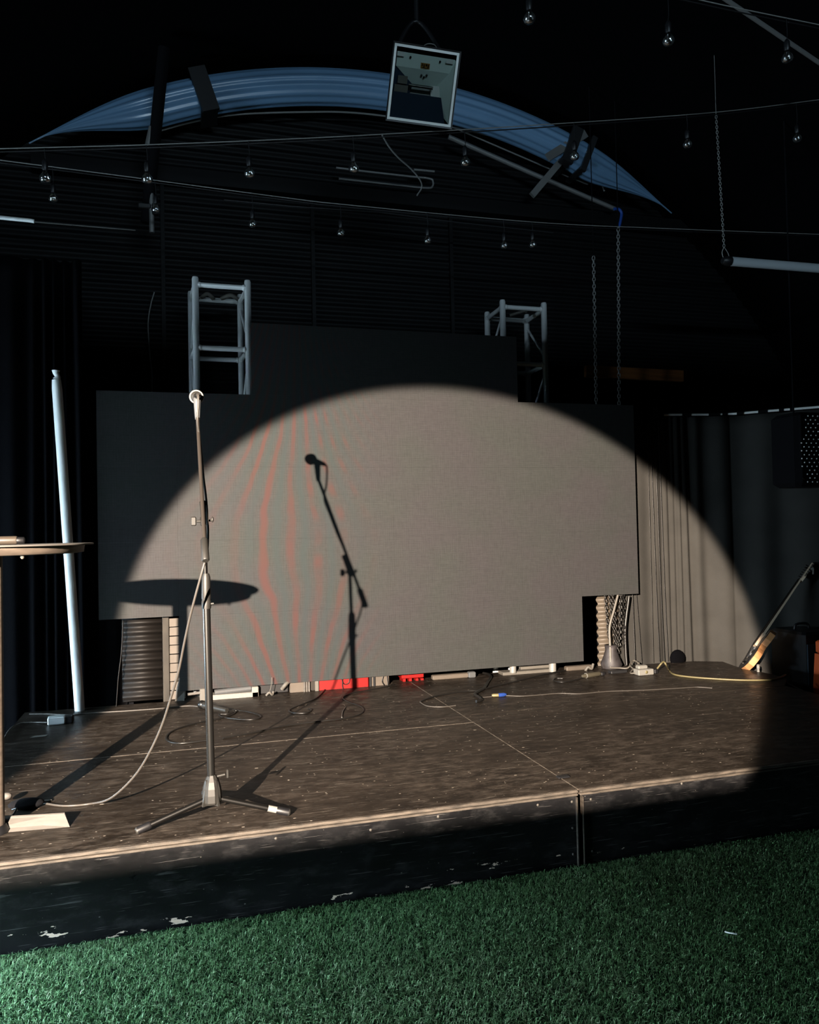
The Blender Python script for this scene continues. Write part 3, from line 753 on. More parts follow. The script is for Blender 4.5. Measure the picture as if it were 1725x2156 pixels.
# ------------------------------------------------------------------ curtains
def curtain(name, path, z0, z1, amp, wl, mt, label, cat='curtain', seed=1, flare=0):
    rs = random.Random(seed)
    P = [V((x, y, 0)) for x, y in path]
    L = [0]
    for a, b in zip(P[:-1], P[1:]): L.append(L[-1]+(b-a).length)
    tot = L[-1]; n = int(tot/.012); ph = 0; cols = []
    for i in range(n+1):
        s = tot*i/n
        k = max(j for j in range(len(P)-1) if L[j] <= s+1e-9); f = (s-L[k])/(L[k+1]-L[k])
        p = P[k].lerp(P[k+1], f); d = (P[k+1]-P[k]).normalized(); nrm = V((d.y, -d.x, 0))
        w = wl*(1+.5*math.sin(s*3.1+seed)+.3*math.sin(s*7.7+2*seed)); ph += (tot/n)/w*2*math.pi
        A = amp*(.65+.5*math.sin(s*2.3+1.7*seed))
        cols.append((p, nrm, ph, A))
    nz = 26; m = MB(); vs = []
    for j in range(nz+1):
        z = z0+(z1-z0)*j/nz; q = j/nz
        for p, nrm, ph, A in cols:
            o = math.sin(ph+.5*math.sin(q*2+ph*.13))*A*(1.15-.35*q)+math.sin(ph*.37+q*2.0)*A*.5
            vs.append(p+nrm*o+V((0, 0, z)))
    w = n+1
    m.add(vs, [(j*w+i, j*w+i+1, (j+1)*w+i+1, (j+1)*w+i) for j in range(nz) for i in range(n)], True)
    o = m.build(name, mt); tag(o, label, cat)
    md = o.modifiers.new('thickness', 'SOLIDIFY'); md.thickness = .004
    return o
zc = at(1400, 880, 5.75).z
YC = 5.66
cpath = [(3.32, YC), (3.85, YC), (4.10, YC-.04), (4.42, YC-.12), (4.62, YC-.30), (4.86, YC-.52), (5.15, YC-.80), (5.6, YC-1.2)]
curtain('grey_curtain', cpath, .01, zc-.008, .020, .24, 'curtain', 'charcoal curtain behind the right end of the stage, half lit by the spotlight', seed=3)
t = thing('curtain_rail', 'white curtain rail showing in dashes along the top of the charcoal curtain', 'curtain rail', (4.4, YC-.1, zc))
m = MB(); m.tube([V((x, y+.005, zc+.012)) for x, y in cpath[1:]], .010, 8, 4); m.build('rail_tube', 'rail', t)
for k, (px0, px1) in enumerate(((1375, 1397), (1436, 1454), (1493, 1513), (1521, 1531), (1552, 1565), (1597, 1617), (1641, 1651), (1664, 1672))):
    pts = []
    for px in (px0, (px0+px1)/2, px1):
        d = ray(px, 875); 
        # intersect with rail polyline in plan
        best = None
        for a, b in zip(cpath[:-1], cpath[1:]):
            A = V((a[0], a[1]+.005)); B = V((b[0], b[1]+.005)); e = B-A
            det = d.x*(-e.y)+e.x*d.y
            if abs(det) < 1e-9: continue
            tt = (A.x*(-e.y)+e.x*A.y)/det; ss = (d.x*A.y-d.y*A.x)/det
            if 0 <= ss <= 1: best = (d.x*tt, d.y*tt)
        if best: pts.append(V((best[0], best[1], zc+.012)))
    if len(pts) == 3:
        m = MB(); m.tube(pts, .0135, 8, 3); m.build('rail_sleeve', 'blackcloth', t)
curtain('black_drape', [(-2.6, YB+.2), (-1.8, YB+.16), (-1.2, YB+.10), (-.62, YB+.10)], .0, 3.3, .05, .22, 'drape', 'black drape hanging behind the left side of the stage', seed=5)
# panels closing the gaps behind the stage corners
m = MB(); m.box((-.5, YB+.20, 1.2), (.34, .02, 2.4)); tag(m.build('black_board', 'blackcloth'), 'black board behind the white pole under the left end of the video wall', 'board')
# dark cords in front of the curtain
for k, (x0, x1, rr) in enumerate(((1332, 1338, .004), (1340, 1352, .0025), (1374, 1390, .0028), (1383, 1400, .0032), (1391, 1408, .0030), (1368, 1376, .002))):
    z_top = 860 if k > 1 else 1250
    p = [at(x0-6 if k > 1 else x0, z_top if k > 1 else 1245, YC-.055), at((x0+x1)/2, 1230 if k > 1 else 1320, YC-.06), at(x1, 1398+k*1.2, YC-.075)]
    p[-1].z = max(p[-1].z, ZS+.004)
    m = MB(); m.tube(p, rr, 6, 8)
    o = m.build('rigging_line', 'cable')
    tag(o, ['thick black cord hanging just right of the chain bundle', 'thin black cord hanging second from the chain bundle', 'leftmost of the long black cords hanging down the curtain', 'thickest of the long black cords hanging down the curtain', 'rightmost of the long black cords hanging down the curtain', 'faint thin cord on the curtain left of the long cords'][k], 'cord', 'cords hanging in front of the charcoal curtain')

# ------------------------------------------------------------------ under and beside the video wall
def boxpx(name, label, cat, x0, x1, ytop, ybase, depth, mt, Y=None, bev=.006, parent=None, back=0):
    c = fl((x0+x1)/2, ybase); Yb = (Y if Y else c.y)
    a = at(x0, ybase, Yb); b = at(x1, ybase, Yb); tp = at((x0+x1)/2, ytop, Yb)
    zb = ZS if parent is None else at((x0+x1)/2, ybase, Yb).z
    m = MB(); m.bbox(((a.x+b.x)/2, Yb+depth/2, (zb+tp.z)/2), (b.x-a.x, depth, tp.z-zb), bev)
    if parent is not None: return m.build(name, mt, parent)
    return tag(m.build(name, mt), label, cat) if label else m
# slatted boards and post at the left below the wing
a = at(359, 1480, YB+.03); b = at(392, 1480, YB+.03)
m = MB(); zb = ZS
nsl = 9
for i in range(nsl):
    z = ZS+.004+i*.0615; m.box(((a.x+b.x)/2, YB+.045+.004*(i % 2), z+.0275), (b.x-a.x, .02, .055), Matrix.Rotation(-.10, 3, 'X'))
tag(m.build('slatted_boards', 'clap'), 'pale clapboard strip lit at the left foot of the video wall', 'boards')
a = at(344, 1480, YB+.02); b = at(358, 1480, YB+.02)
m = MB(); m.bbox(((a.x+b.x)/2, YB+.05, .62), (b.x-a.x, .05, .62), .004); tag(m.build('wooden_post', 'post'), 'weathered grey post beside the pale clapboards', 'post')
def corr(name, x0, x1, z0, z1, y, mt, label, pitch=.062, amp=.012):
    m = MB(); n = int((z1-z0)/.006); vs = []
    for i in range(n+1):
        z = z0+(z1-z0)*i/n; yy = y+amp*math.sin(2*math.pi*z/pitch); vs += [V((x0, yy, z)), V((x1, yy, z))]
    m.add(vs, [(2*i, 2*i+1, 2*i+3, 2*i+2) for i in range(n)], True)
    o = m.build(name, mt); tag(o, label, 'corrugated sheet'); md = o.modifiers.new('thickness', 'SOLIDIFY'); md.thickness = .003; return o
a = at(258, 1480, YB+.06); b = at(343, 1480, YB+.06)
corr('corrugated_sheet', a.x, b.x, ZS+.002, 1.05, YB+.07, 'corrshade', 'corrugated sheet, coloured dark for the shade, under the left wing of the video wall')
a = at(1256, 1350, YB+.10); b = at(1302, 1350, YB+.10)
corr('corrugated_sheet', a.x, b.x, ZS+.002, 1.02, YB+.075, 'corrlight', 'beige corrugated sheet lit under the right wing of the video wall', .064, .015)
m = MB(); a = fl(372, 1476); pts = [a+V((-.01, .0, .0)), a+V((.05, -.005, .0)), a+V((.055, .02, .06)), a+V((.035, .02, .13)), a+V((.05, .025, .24)), a+V((.03, .025, .17)), a+V((.0, .02, .08))]
m.prism(pts, (0, .012, 0)); tag(m.build('torn_board', 'cream'), 'torn white board propped at the foot of the pale clapboards', 'board')

t = thing('white_trestle', 'white wooden trestle on the floor under the left part of the video wall', 'trestle', fl(485, 1470))
Yt = fl(485, 1471).y
boxpx('base_beam', None, None, 424, 545, 1461, 1473, .10, 'white', Yt, .004, t)
boxpx('end_block', None, None, 531, 545, 1446, 1470, .10, 'white', Yt, .004, t)
boxpx('end_block', None, None, 421, 437, 1450, 1476, .08, 'cream', Yt-.01, .004, t)
m = MB(); m.rod(at(452, 1458, Yt+.03), at(528, 1449, Yt+.05), .020, 12); m.build('cross_pipe', 'grey', t)
m = MB(); m.rod(at(395, 1462, Yt), at(424, 1458, Yt), .010, 10); m.build('peg', 'pale', t)
boxpx('gap_filler', 'black box standing for the dark gap between the white trestle and the beige crate', 'case', 547, 608, 1440, 1467, .15, 'black', 5.55)  # black box colours the gap dark
m = MB(); a = fl(566, 1465); m.tube([a+V((-.02, -.03, .01)), a+V((0, -.04, .03)), a+V((.02, -.03, .012)), a+V((.03, -.02, .03))], .008, 8); m.tube([a+V((0, -.035, .02)), a+V((.015, -.035, .08)), a+V((.02, -.03, .13))], .002, 6); tag(m.build('dangling_plug', 'cream'), 'small pale plug dangling before the dark gap under the wall', 'plug')
t = thing('beige_crate', 'beige planked crate left of the red crates', 'crate', fl(635, 1462))
boxpx('crate_body', None, None, 611, 652, 1432, 1461, .16, 'clap', 5.53, .004, t)
for x in (640, 645, 650): boxpx('batten', None, None, x, x+3, 1432, 1461, .012, 'pale', 5.515, .001, t)
m = MB(); a = at(600, 1450, 5.52); m.tube([a+V((-.02, 0, .0)), a+V((.0, -.02, .03)), a+V((.03, 0, .05)), a+V((.05, .0, .06))], .014, 8); m.build('torn_corner', 'cream', t)
boxpx('dark_post', 'dark brown post standing between the beige crate and the red crates', 'post', 655, 667, 1430, 1458, .05, 'post', 5.53)
t = thing('red_crate', 'wide red plastic crate under the middle of the video wall', 'crate', fl(723, 1452))
boxpx('crate_body', None, None, 668, 777, 1423, 1453, .16, 'red', 5.53, .006, t)
boxpx('rim', None, None, 664, 672, 1430, 1456, .015, 'cream', 5.515, .004, t)
m = MB(); m.tube([at(722, 1424, 5.52), at(721, 1440, 5.52), at(723, 1453, 5.52)], .003, 6); m.tube([at(718, 1424, 5.515), at(724, 1440, 5.515), at(734, 1438, 5.515), at(737, 1424, 5.515)], .0025, 6); m.build('wire_handle', 'cable', t)
t = thing('cream_case', 'cream case with black straps between the two red crates', 'case', fl(810, 1447))
boxpx('case_body', None, None, 779, 820, 1421, 1449, .16, 'clap', 5.54, .004, t)
for x in (779, 787): boxpx('strap', None, None, x, x+4, 1421, 1449, .01, 'black', 5.528, .001, t)
m = MB(); m.tube([at(808, 1420, 5.525), at(805, 1435, 5.52), at(812, 1445, 5.52), at(817, 1444, 5.52), at(815, 1421, 5.525)], .003, 6); m.build('cord', 'cable', t)
t = thing('red_crate', 'small battered red crate right of the cream case', 'crate', fl(868, 1438))
boxpx('crate_body', None, None, 846, 893, 1419, 1428, .12, 'red', 5.6, .004, t)
for x in (849, 862, 876, 887): boxpx('crate_foot', None, None, x, x+6, 1428, 1439, .10, 'red', 5.61, .002, t)
boxpx('wooden_beam', 'pale wooden beam on the floor right of the small red crate', 'beam', 912, 988, 1420, 1431, .05, 'clap', 5.57)
boxpx('grey_block', 'small grey block at the end of the pale beam', 'block', 988, 1003, 1415, 1427, .05, 'grey', 5.55)
t = thing('white_bench', 'low white bench with two white feet under the right part of the video wall', 'bench', fl(1120, 1417))
boxpx('bench_board', None, None, 1060, 1172, 1412, 1420, .10, 'cream', 5.55, .003, t)
boxpx('bench_board', None, None, 1098, 1158, 1402, 1414, .05, 'cream', 5.62, .003, t)
for x0, x1, y0, y1 in ((1074, 1087, 1400, 1416), (1157, 1171, 1394, 1414)):
    a = at((x0+x1)/2, y1, 5.545); b = at((x0+x1)/2, y0, 5.545); m = MB(); r = (at(x1, y1, 5.545).x-at(x0, y1, 5.545).x)/2
    m.lathe(a, (0, 0, 1), [(r, 0), (r, b.z-a.z-.004), (r*.9, b.z-a.z)], 18); m.build('foot', 'white', t)
boxpx('wooden_beam', 'pale beam on the floor in front of the dark gap at the right foot of the wall', 'beam', 1194, 1250, 1402, 1413, .05, 'clap', 5.52)
m = MB(); a = at(1240, 1412, 5.50); m.tube([a+V((-.03, 0, .0)), a+V((-.01, -.01, .03)), a+V((.02, -.01, .015)), a+V((.04, 0, .05))], .010, 8); tag(m.build('crumpled_tape', 'cream'), 'crumpled pale tape on the end of the right beam', 'tape')

# chain bundle, bag and white cable at the right notch
t = thing('chain_bundle', 'bundle of chains hanging into a grey bag at the right foot of the video wall', 'chain bundle', at(1300, 1400, 5.52))
for x0, x1, yb_ in ((1274, 1282, 1345), (1290, 1302, 1375), (1308, 1304, 1360), (1283, 1296, 1360), (1312, 1316, 1365)):
    chain_mb(at(x0, 1248, 5.54), at(x1, yb_, 5.53), .034, .0034).build('chain', 'chrome' if x0 < 1310 else 'darkmetal', t)
a = fl(1305, 1411); m = MB(); m.lathe((a.x, 5.53, ZS), (0, 0, 1), [(.075, 0), (.085, .03), (.06, .09), (.045, .14), (.05, .18), (.03, .17)], 18); m.build('bag', 'bag', t)
m = MB(); m.tube([at(1302, 1250, 5.535), at(1293, 1285, 5.52), at(1284, 1320, 5.51), at(1285, 1360, 5.5), at(1286, 1406, 5.47)], .0095, 8); tag(m.build('white_cable', 'cablewhite'), 'thick white cable hanging in front of the chain bundle', 'cable')
m = MB(); m.tube([at(1325, 1255, 5.55), at(1317, 1320, 5.54), at(1318, 1370, 5.53), at(1320, 1400, 5.52)], .012, 8); tag(m.build('black_cable', 'cable'), 'thick black cable hanging at the right side of the chain bundle', 'cable')

# ------------------------------------------------------------------ white pole
pb = fl(168, 1496); pt = at(119, 800, 5.40)
t = thing('white_pole', 'long white pole leaning at the back left corner of the stage', 'pole', pb)
m = MB(); L = (pt-pb).length; m.lathe(pb, pt-pb, [(.031, .0), (.031, L*.97), (.027, L)], 22); m.build('pole_tube', 'pipe', t)
d = (pt-pb).normalized(); m = MB(); m.tube([pt, pt+d*.02+V((.008, 0, 0)), pt+d*.045, pt+d*.06], lambda u: .016+.016*abs(u-.45), 10, 3); m.build('torn_end', 'pipe', t)

# ------------------------------------------------------------------ bar table at the left edge
YT = 3.34; tc = at(-17, 1150, YT); zt = at(100, 1146, YT).z
t = thing('bar_table', 'round wooden bar table on one column at the left edge of the stage', 'table', (tc.x, YT, ZS))
m = MB(); m.lathe((tc.x+.012, YT, zt-.004), (0, 0, 1), [(.350, 0), (.352, .003), (.350, .006)], 64); m.build('table_top', 'pale', t)
m = MB(); m.lathe((tc.x, YT, zt-.036), (0, 0, 1), [(.30, 0), (.326, .004), (.33, .031)], 64); m.build('rim', 'tablewood', t)
m = MB(); m.lathe((tc.x, YT, ZS), (0, 0, 1), [(.036, .02), (.036, zt-ZS-.036), ], 20); m.build('column', 'tablewood', t)
m = MB(); m.lathe((tc.x, YT, ZS), (0, 0, 1), [(.052, 0), (.052, .012), (.04, .03)], 32); m.build('base', 'black', t)
m = MB(); a = at(47, 1160, YT-.25); m.lathe((a.x, a.y, zt-.036), (0, 0, -1), [(.006, 0), (.007, .008), (.003, .013)], 10); m.build('bolt', 'cream', t)
a = at(-40, 1136, YT-.02); b = at(36, 1136, YT-.02)
t = thing('dark_bottle', 'dark brown bottle lying on the bar table', 'bottle', ((a.x+b.x)/2, YT-.02, zt+.002))
m = MB(); m.lathe((a.x-.08, YT-.02, zt+.002+.0165), (1, 0, 0), [(.015, 0), (.0165, .006), (.0165, b.x-a.x+.075), (.015, b.x-a.x+.08)], 18); m.build('bottle_body', mat('brown_bottle', (.045, .036, .028), .35), t)
m = MB(); m.lathe((b.x, YT-.02, zt+.0175), (1, 0, 0), [(.0135, 0), (.0135, .024), (.011, .026)], 16); m.build('cap', 'black', t)

# leaning wedge board, bag, paper at the left
A = fl(147, 1741); B = fl(-60, 1759); T = V((-.452, 3.345, ZS+.041))
m = MB(); T2 = T+(B-A).normalized()*.40+V((0, .03, 0)); B = A+(B-A).normalized()*.40
m.hexa([A, B, B+V((0, .008, 0)), A+V((0, .008, 0)), T, T2, T2+V((0, .006, .002)), T+V((0, .006, .002))]); tag(m.build('tilted_board', 'pale'), 'pale board propped up on the stage beside the bar table foot', 'board')
t = thing('black_bag', 'small black bag on the stage behind the pale propped board', 'bag', fl(60, 1708))
c = fl(55, 1712); m = MB(); m.ball((c.x-.01, c.y+.06, ZS+.020), .07, 18, (1.0, .6, .30)); m.build('bag_body', 'blackcloth', t)
m = MB(); q = fl(14, 1694); m.ball((q.x, q.y, ZS+.035), .018, 12, (1.2, 1, .8)); m.build('toggle', 'pale', t)
m = MB(); m.tube([c+V((-.05, .0, .02)), c+V((-.03, -.03, .03)), c+V((-.05, -.06, .006)), c+V((-.10, -.10, .006)), c+V((-.16, -.16, .006))], .004, 6); m.build('drawstring', 'cable', t)
q = fl(97, 1689); m = MB(); m.prism([V((q.x+x, q.y+y, ZS+.002)) for x, y in ((-.018, -.012), (.012, -.012), (.022, .004), (-.004, .012))], (0, 0, .006)); tag(m.build('paper_scrap', 'cream'), 'cream scrap lying at the tip of the microphone cable near the bag', 'scrap')
q = fl(82, 1551); m = MB(); m.prism([V((q.x+x, q.y+y, ZS+.001)) for x, y in ((-.045, -.018), (.035, -.014), (.045, .022), (-.02, .02))], (0, 0, .002)); tag(m.build('paper_scrap', 'white'), 'white paper scrap on the dark left corner of the stage', 'scrap')
# silver power adapter
t = thing('power_adapter', 'silver power adapter on the dark back left corner of the stage', 'power adapter', fl(118, 1530))
a = fl(99, 1529); b = fl(136, 1527); m = MB(); m.bbox(((a.x+b.x)/2, a.y+.03, ZS+.026), (b.x-a.x, .06, .048), .006, Matrix.Rotation(.06, 3, 'Z')); m.build('adapter_body', 'silver', t)
c = fl(143, 1524); m = MB(); m.bbox((c.x+.0, c.y+.03, ZS+.022), (.055, .07, .042), .006); m.build('plug_block', 'black', t)
m = MB(); m.tube([at(99, 1521, a.y+.03)]+[fl(x, y)+V((0, 0, .006)) for x, y in ((80, 1523), (55, 1524), (40, 1526), (25, 1534), (15, 1546), (5, 1565))], .005, 7); m.build('cord', 'cablebrown', t)
m = MB(); m.tube([fl(x, y)+V((0, 0, .005)) for x, y in ((62, 1505), (100, 1505), (150, 1507), (190, 1503), (260, 1499), (330, 1494), (395, 1488), (424, 1490))], .0048, 7); tag(m.build('floor_cable', 'cablebrown'), 'grey cable running along the back edge of the stage to the lying microphone', 'cable')

# ------------------------------------------------------------------ microphone stand
py_ = 3.17
PB = V((at(446, 1640, py_).x, py_, ZS)); px_ = PB.x
CL = V((.087, 3.173, 1.490)); MC = V((.0735, 3.596, 2.050)); TL = V((.085, 3.022, 1.368))
t = thing('microphone_stand', 'tripod microphone stand with boom standing on the left front of the stage', 'microphone stand', PB)
def leg(foot, hubz, lb, tape):
    foot = V(foot); hub = V((px_, py_, hubz)); d = (foot-hub).normalized()
    m = MB(); m.rod(hub+d*.03, foot-d*.03, .0105, 14); o = m.build('leg', 'darkmetal', t)
    m = MB(); m.lathe(foot-d*.055, d, [(.0115, 0), (.0145, .008), (.0145, .05)], 14); m.build('rubber_foot', 'black', o)
    m = MB(); m.lathe(foot-d*.005, d, [(.0146, 0), (.0146, .004), (.009, .008)], 14); m.build('end_cap', 'hub', o)
    if tape:
        q = hub.lerp(foot, .72); q2 = hub.lerp(foot, .86); m = MB(); m.rod(q, q2, .0125, 14); lab(m.build('tape_label', 'white', o), 'white tape wrapped on the leg')
f1 = fl(287, 1760)+V((0, .015, .012)); f2 = fl(611, 1720)+V((0, .015, .012))
leg(f1, ZS+.098, 'left', False); leg(f2, ZS+.098, 'right', True)
leg((px_-.02, py_+.33, ZS+.012), ZS+.098, 'rear', False)
m = MB(); m.lathe((px_, py_, ZS+.075), (0, 0, 1), [(.034, 0), (.038, .008), (.038, .035), (.035, .06), (.028, .085), (.020, .10), (.016, .108)], 9, False); m.build('base_hub', 'hub', t)
for an in (0.5, 2.1, 3.7, 5.3):
    m = MB(); e = V((math.cos(an), math.sin(an), 0)); s = V((-e.y, e.x, 0))*.004
    p0, p1, p2, p3 = V((px_, py_, ZS+.07))+e*.044, V((px_, py_, ZS+.165))+e*.028, V((px_, py_, ZS+.175))+e*.012, V((px_, py_, ZS+.07))+e*.02
    m.hexa([p0-s, p0+s, p3+s, p3-s, p1-s, p1+s, p2+s, p2-s]); m.build('hub_fin', 'hub', t)
m = MB(); k = V((px_+.02, py_-.01, ZS+.178)); m.rod(k, k+V((.03, 0, .004)), .006, 10); m.bbox(k+V((.04, 0, .006)), (.010, .012, .035), .003); m.build('hub_knob', 'clampsteel', t)
zcl = at(432, 1245, py_).z; zcb = at(434, 1275, py_).z
top_ = CL
def up(z): return V((px_+(top_.x-px_)*(z-ZS)/(top_.z-ZS), py_, z))
m = MB(); m.rod(up(ZS+.17), up(zcb), .0150, 18); m.build('lower_pole', 'chrome', t)
m = MB(); m.lathe(up(zcb), (0, 0, 1), [(.0175, -.012), (.0185, .0), (.0185, .018), (.0165, .022), (.0185, .03), (.0165, .11), (.012, .125)], 18); m.build('height_clutch', 'hub', t)
m = MB(); m.rod(up(zcb+.005), up(zcb+.005)+V((.028, -.004, .002)), .005, 8); m.build('clutch_screw', 'hub', t)
m = MB(); m.rod(up(zcb+.1), CL-V((0, 0, .02)), .0085, 16); m.build('upper_pole', 'darkmetal', t)
bd = (MC-CL).normalized()
m = MB(); m.rod(TL+bd*.01, V((.075, 3.50, 1.945)), .0078, 16); m.build('boom', mat('boom_dark', (.05, .042, .036), .4, metal=.5), t)
m = MB(); m.lathe(CL-bd*.02, bd, [(.013, -.0), (.015, .006), (.015, .036), (.012, .04), (.0125, .10), (.0135, .102), (.0135, .115), (.009, .12)], 16); m.build('boom_clamp', 'clampsteel', t)
m = MB(); m.rod(CL+V((-.012, -.0, 0)), CL+V((-.028, -.0, 0)), .005, 10); m.bbox(CL+V((-.04, -.004, 0)), (.022, .012, .036), .004); m.build('clamp_knob', 'hub', t)
m = MB(); m.rod(CL+V((.01, 0, 0)), CL+V((.03, 0, .004)), .004, 8); m.ball(CL+V((.032, 0, .006)), .009, 10, (.6, .8, 1.3)); m.build('cable_hook', 'hub', t)
m = MB(); m.lathe(TL, bd, [(.012, -.035), (.0145, -.03), (.0145, .06), (.011, .066)], 16); m.build('counterweight', 'hub', t)
cpos = V((.075, 3.505, 1.965)); m = MB(); m.lathe(cpos, V((0, .12, 1)), [(.010, -.03), (.012, -.01), (.015, .04), (.017, .062), (.012, .07)], 14); m.build('microphone_clip', 'grey', t)
# the microphone points at the video wall, its cable end towards the camera
hd = MC.copy(); md = V((.02, -1, -.12)).normalized()
t = thing('microphone', 'microphone in the clip at the top of the boom', 'microphone', MC)
m = MB(); m.lathe(hd, md, [(.012, .028), (.012, .034), (.0155, .05), (.0115, .15), (.010, .17)], 18); m.build('handle', 'darkmetal', t)
m = MB(); m.ball(hd, .029, 18); m.build('grille_head', 'hub', t)
m = MB(); e1 = md.orthogonal().normalized(); e2 = md.cross(e1); m.tube([hd+md*.012+(e1*math.cos(2*math.pi*k/16)+e2*math.sin(2*math.pi*k/16))*.0275 for k in range(16)], .0042, 6, 2, closed=True); m.build('grille_ring', 'white', t)
# microphone cable
tail = hd+md*.17
cp_ = [tail, tail+md*.025+V((0, 0, -.004)), tail+V((.0, -.03, -.05)), at(416, 885, 3.40), at(421, 925, 3.45), at(425, 960, 3.40), at(428, 1000, 3.33), at(434, 1050, 3.24), at(437, 1095, 3.155), at(438, 1125, 3.12), at(436, 1165, 3.06), at(428, 1195, 3.04), at(413, 1250, 3.06), at(400, 1300, 3.09), at(388, 1355, 3.13), at(377, 1410, 3.17), at(362, 1462, 3.21), at(340, 1530, 3.27), at(312, 1590, 3.32), at(285, 1632, 3.37), at(250, 1668, 3.42), at(222, 1686, 3.48)]
cp_ += [fl(x, y)+V((0, 0, .005)) for x, y in ((190, 1695), (150, 1699), (118, 1698), (75, 1690))]
m = MB(); m.tube(cp_, .0048, 8, 6); tag(m.build('microphone_cable', 'cablebrown'), 'grey microphone cable looping from the boom down to the left floor', 'cable')

# ------------------------------------------------------------------ things lying on the stage boards
def floorcable(label, pts, r, mt, name='floor_cable'):
    m = MB(); m.tube([fl(x, y)+V((0, 0, r+.0005+(h[0] if h else 0))) for x, y, *h in pts], r, 7, 7); return tag(m.build(name, mt), label, 'cable')
t = thing('microphone', 'silver headed microphone lying on the boards behind the microphone stand', 'microphone', fl(450, 1495))
a = fl(425, 1492)+V((0, 0, .026)); b = fl(478, 1502)+V((0, 0, .018)); d = (b-a).normalized()
m = MB(); m.ball(a, .028, 16); m.build('grille_head', 'chrome', t)
m = MB(); m.lathe(a, d, [(.020, .02), (.024, .03), (.018, .06), (.015, (b-a).length*.75), (.015, (b-a).length)], 16); m.build('handle', 'hub', t)
floorcable('black cable looping from the lying microphone past the front of the stand', [(480, 1500), (500, 1498), (525, 1501), (545, 1507), (548, 1513), (530, 1517), (500, 1516), (470, 1512), (462, 1506), (480, 1505), (497, 1500), (502, 1497), (490, 1496), (495, 1503), (470, 1513), (430, 1521), (390, 1531), (360, 1543), (350, 1555), (358, 1564), (385, 1567), (440, 1560)], .0048, 'cable')
floorcable('short black cable curling in front of the beige crate', [(684, 1454), (668, 1470), (645, 1481), (620, 1491), (609, 1498), (620, 1503), (645, 1503), (656, 1497), (650, 1494)], .0048, 'cable')
floorcable('thin cable winding from the cream case towards the stand shadow', [(830, 1443), (790, 1452), (745, 1460), (722, 1470), (735, 1480), (758, 1488), (766, 1497), (755, 1507), (720, 1515), (660, 1522), (600, 1530), (540, 1543), (470, 1556)], .0042, 'cable')
floorcable('short pale cord end beside the winding cable', [(728, 1490), (722, 1500), (720, 1512)], .004, 'cablebrown')
floorcable('black cable crossing the joint right of the small red crate', [(885, 1480), (900, 1473), (925, 1466), (960, 1460), (985, 1457), (1010, 1455), (1040, 1447), (1080, 1438), (1120, 1428), (1160, 1419), (1195, 1412)], .0055, 'cable')
floorcable('looped black cable beside the thick kinked cable', [(885, 1480), (900, 1488), (930, 1490), (960, 1487)], .004, 'cablebrown')
floorcable('thick kinked black cable below the grey block', [(1018, 1420), (1030, 1423), (1034, 1428), (1027, 1440), (1020, 1452), (1010, 1458), (1000, 1465), (1008, 1471), (1014, 1477), (1003, 1480)], .010, 'cable')
t = thing('cable_connector', 'blue and cream connector joining two thin cables mid stage', 'connector', fl(1055, 1467))
a, b, c = fl(1036, 1468), fl(1050, 1467.5), fl(1066, 1466)
m = MB(); m.lathe(a+V((0, 0, .012)), b-a, [(.007, 0), (.011, .01), (.011, (b-a).length)], 12); m.build('cream_half', 'cableyellow', t)
m = MB(); m.lathe(b+V((0, 0, .012)), c-b, [(.012, 0), (.013, .01), (.013, (c-b).length*.7), (.007, (c-b).length)], 12); m.build('blue_half', 'bluebit', t)
floorcable('thin pale cable running right from the blue connector', [(1066, 1466), (1100, 1467), (1140, 1464), (1180, 1461), (1220, 1462), (1280, 1457), (1340, 1455), (1400, 1452), (1450, 1449), (1470, 1448), (1500, 1450)], .0035, 'cablebrown')
floorcable('thin pale cable joining the kinked cable to the connector', [(1012, 1470), (1024, 1469), (1036, 1468)], .0035, 'cablebrown')
t = thing('cable_drum_plug', 'dark cylindrical plug lying in front of the beige corrugated sheet', 'plug', fl(1245, 1424))
a = fl(1231, 1428)+V((0, 0, .017)); b = fl(1264, 1423)+V((0, 0, .017)); d = (b-a).normalized()
m = MB(); m.lathe(a, d, [(.010, -.02), (.014, 0), (.0175, .02), (.0175, (b-a).length*.9), (.012, (b-a).length)], 16); m.build('plug_body', mat('olive_plug', (.05, .044, .03), .5), t)
m = MB(); m.lathe(a, d, [(.0188, .012), (.0188, .018)], 16); m.build('collar', 'white', t)
m = MB(); m.bbox(b+V((.02, 0, -.002)), (.03, .03, .03), .006); m.build('cap', 'black', t)
floorcable('short black lead curling from the dark plug', [(1228, 1428), (1210, 1434), (1185, 1438), (1167, 1435), (1170, 1430), (1185, 1430)], .005, 'cable')
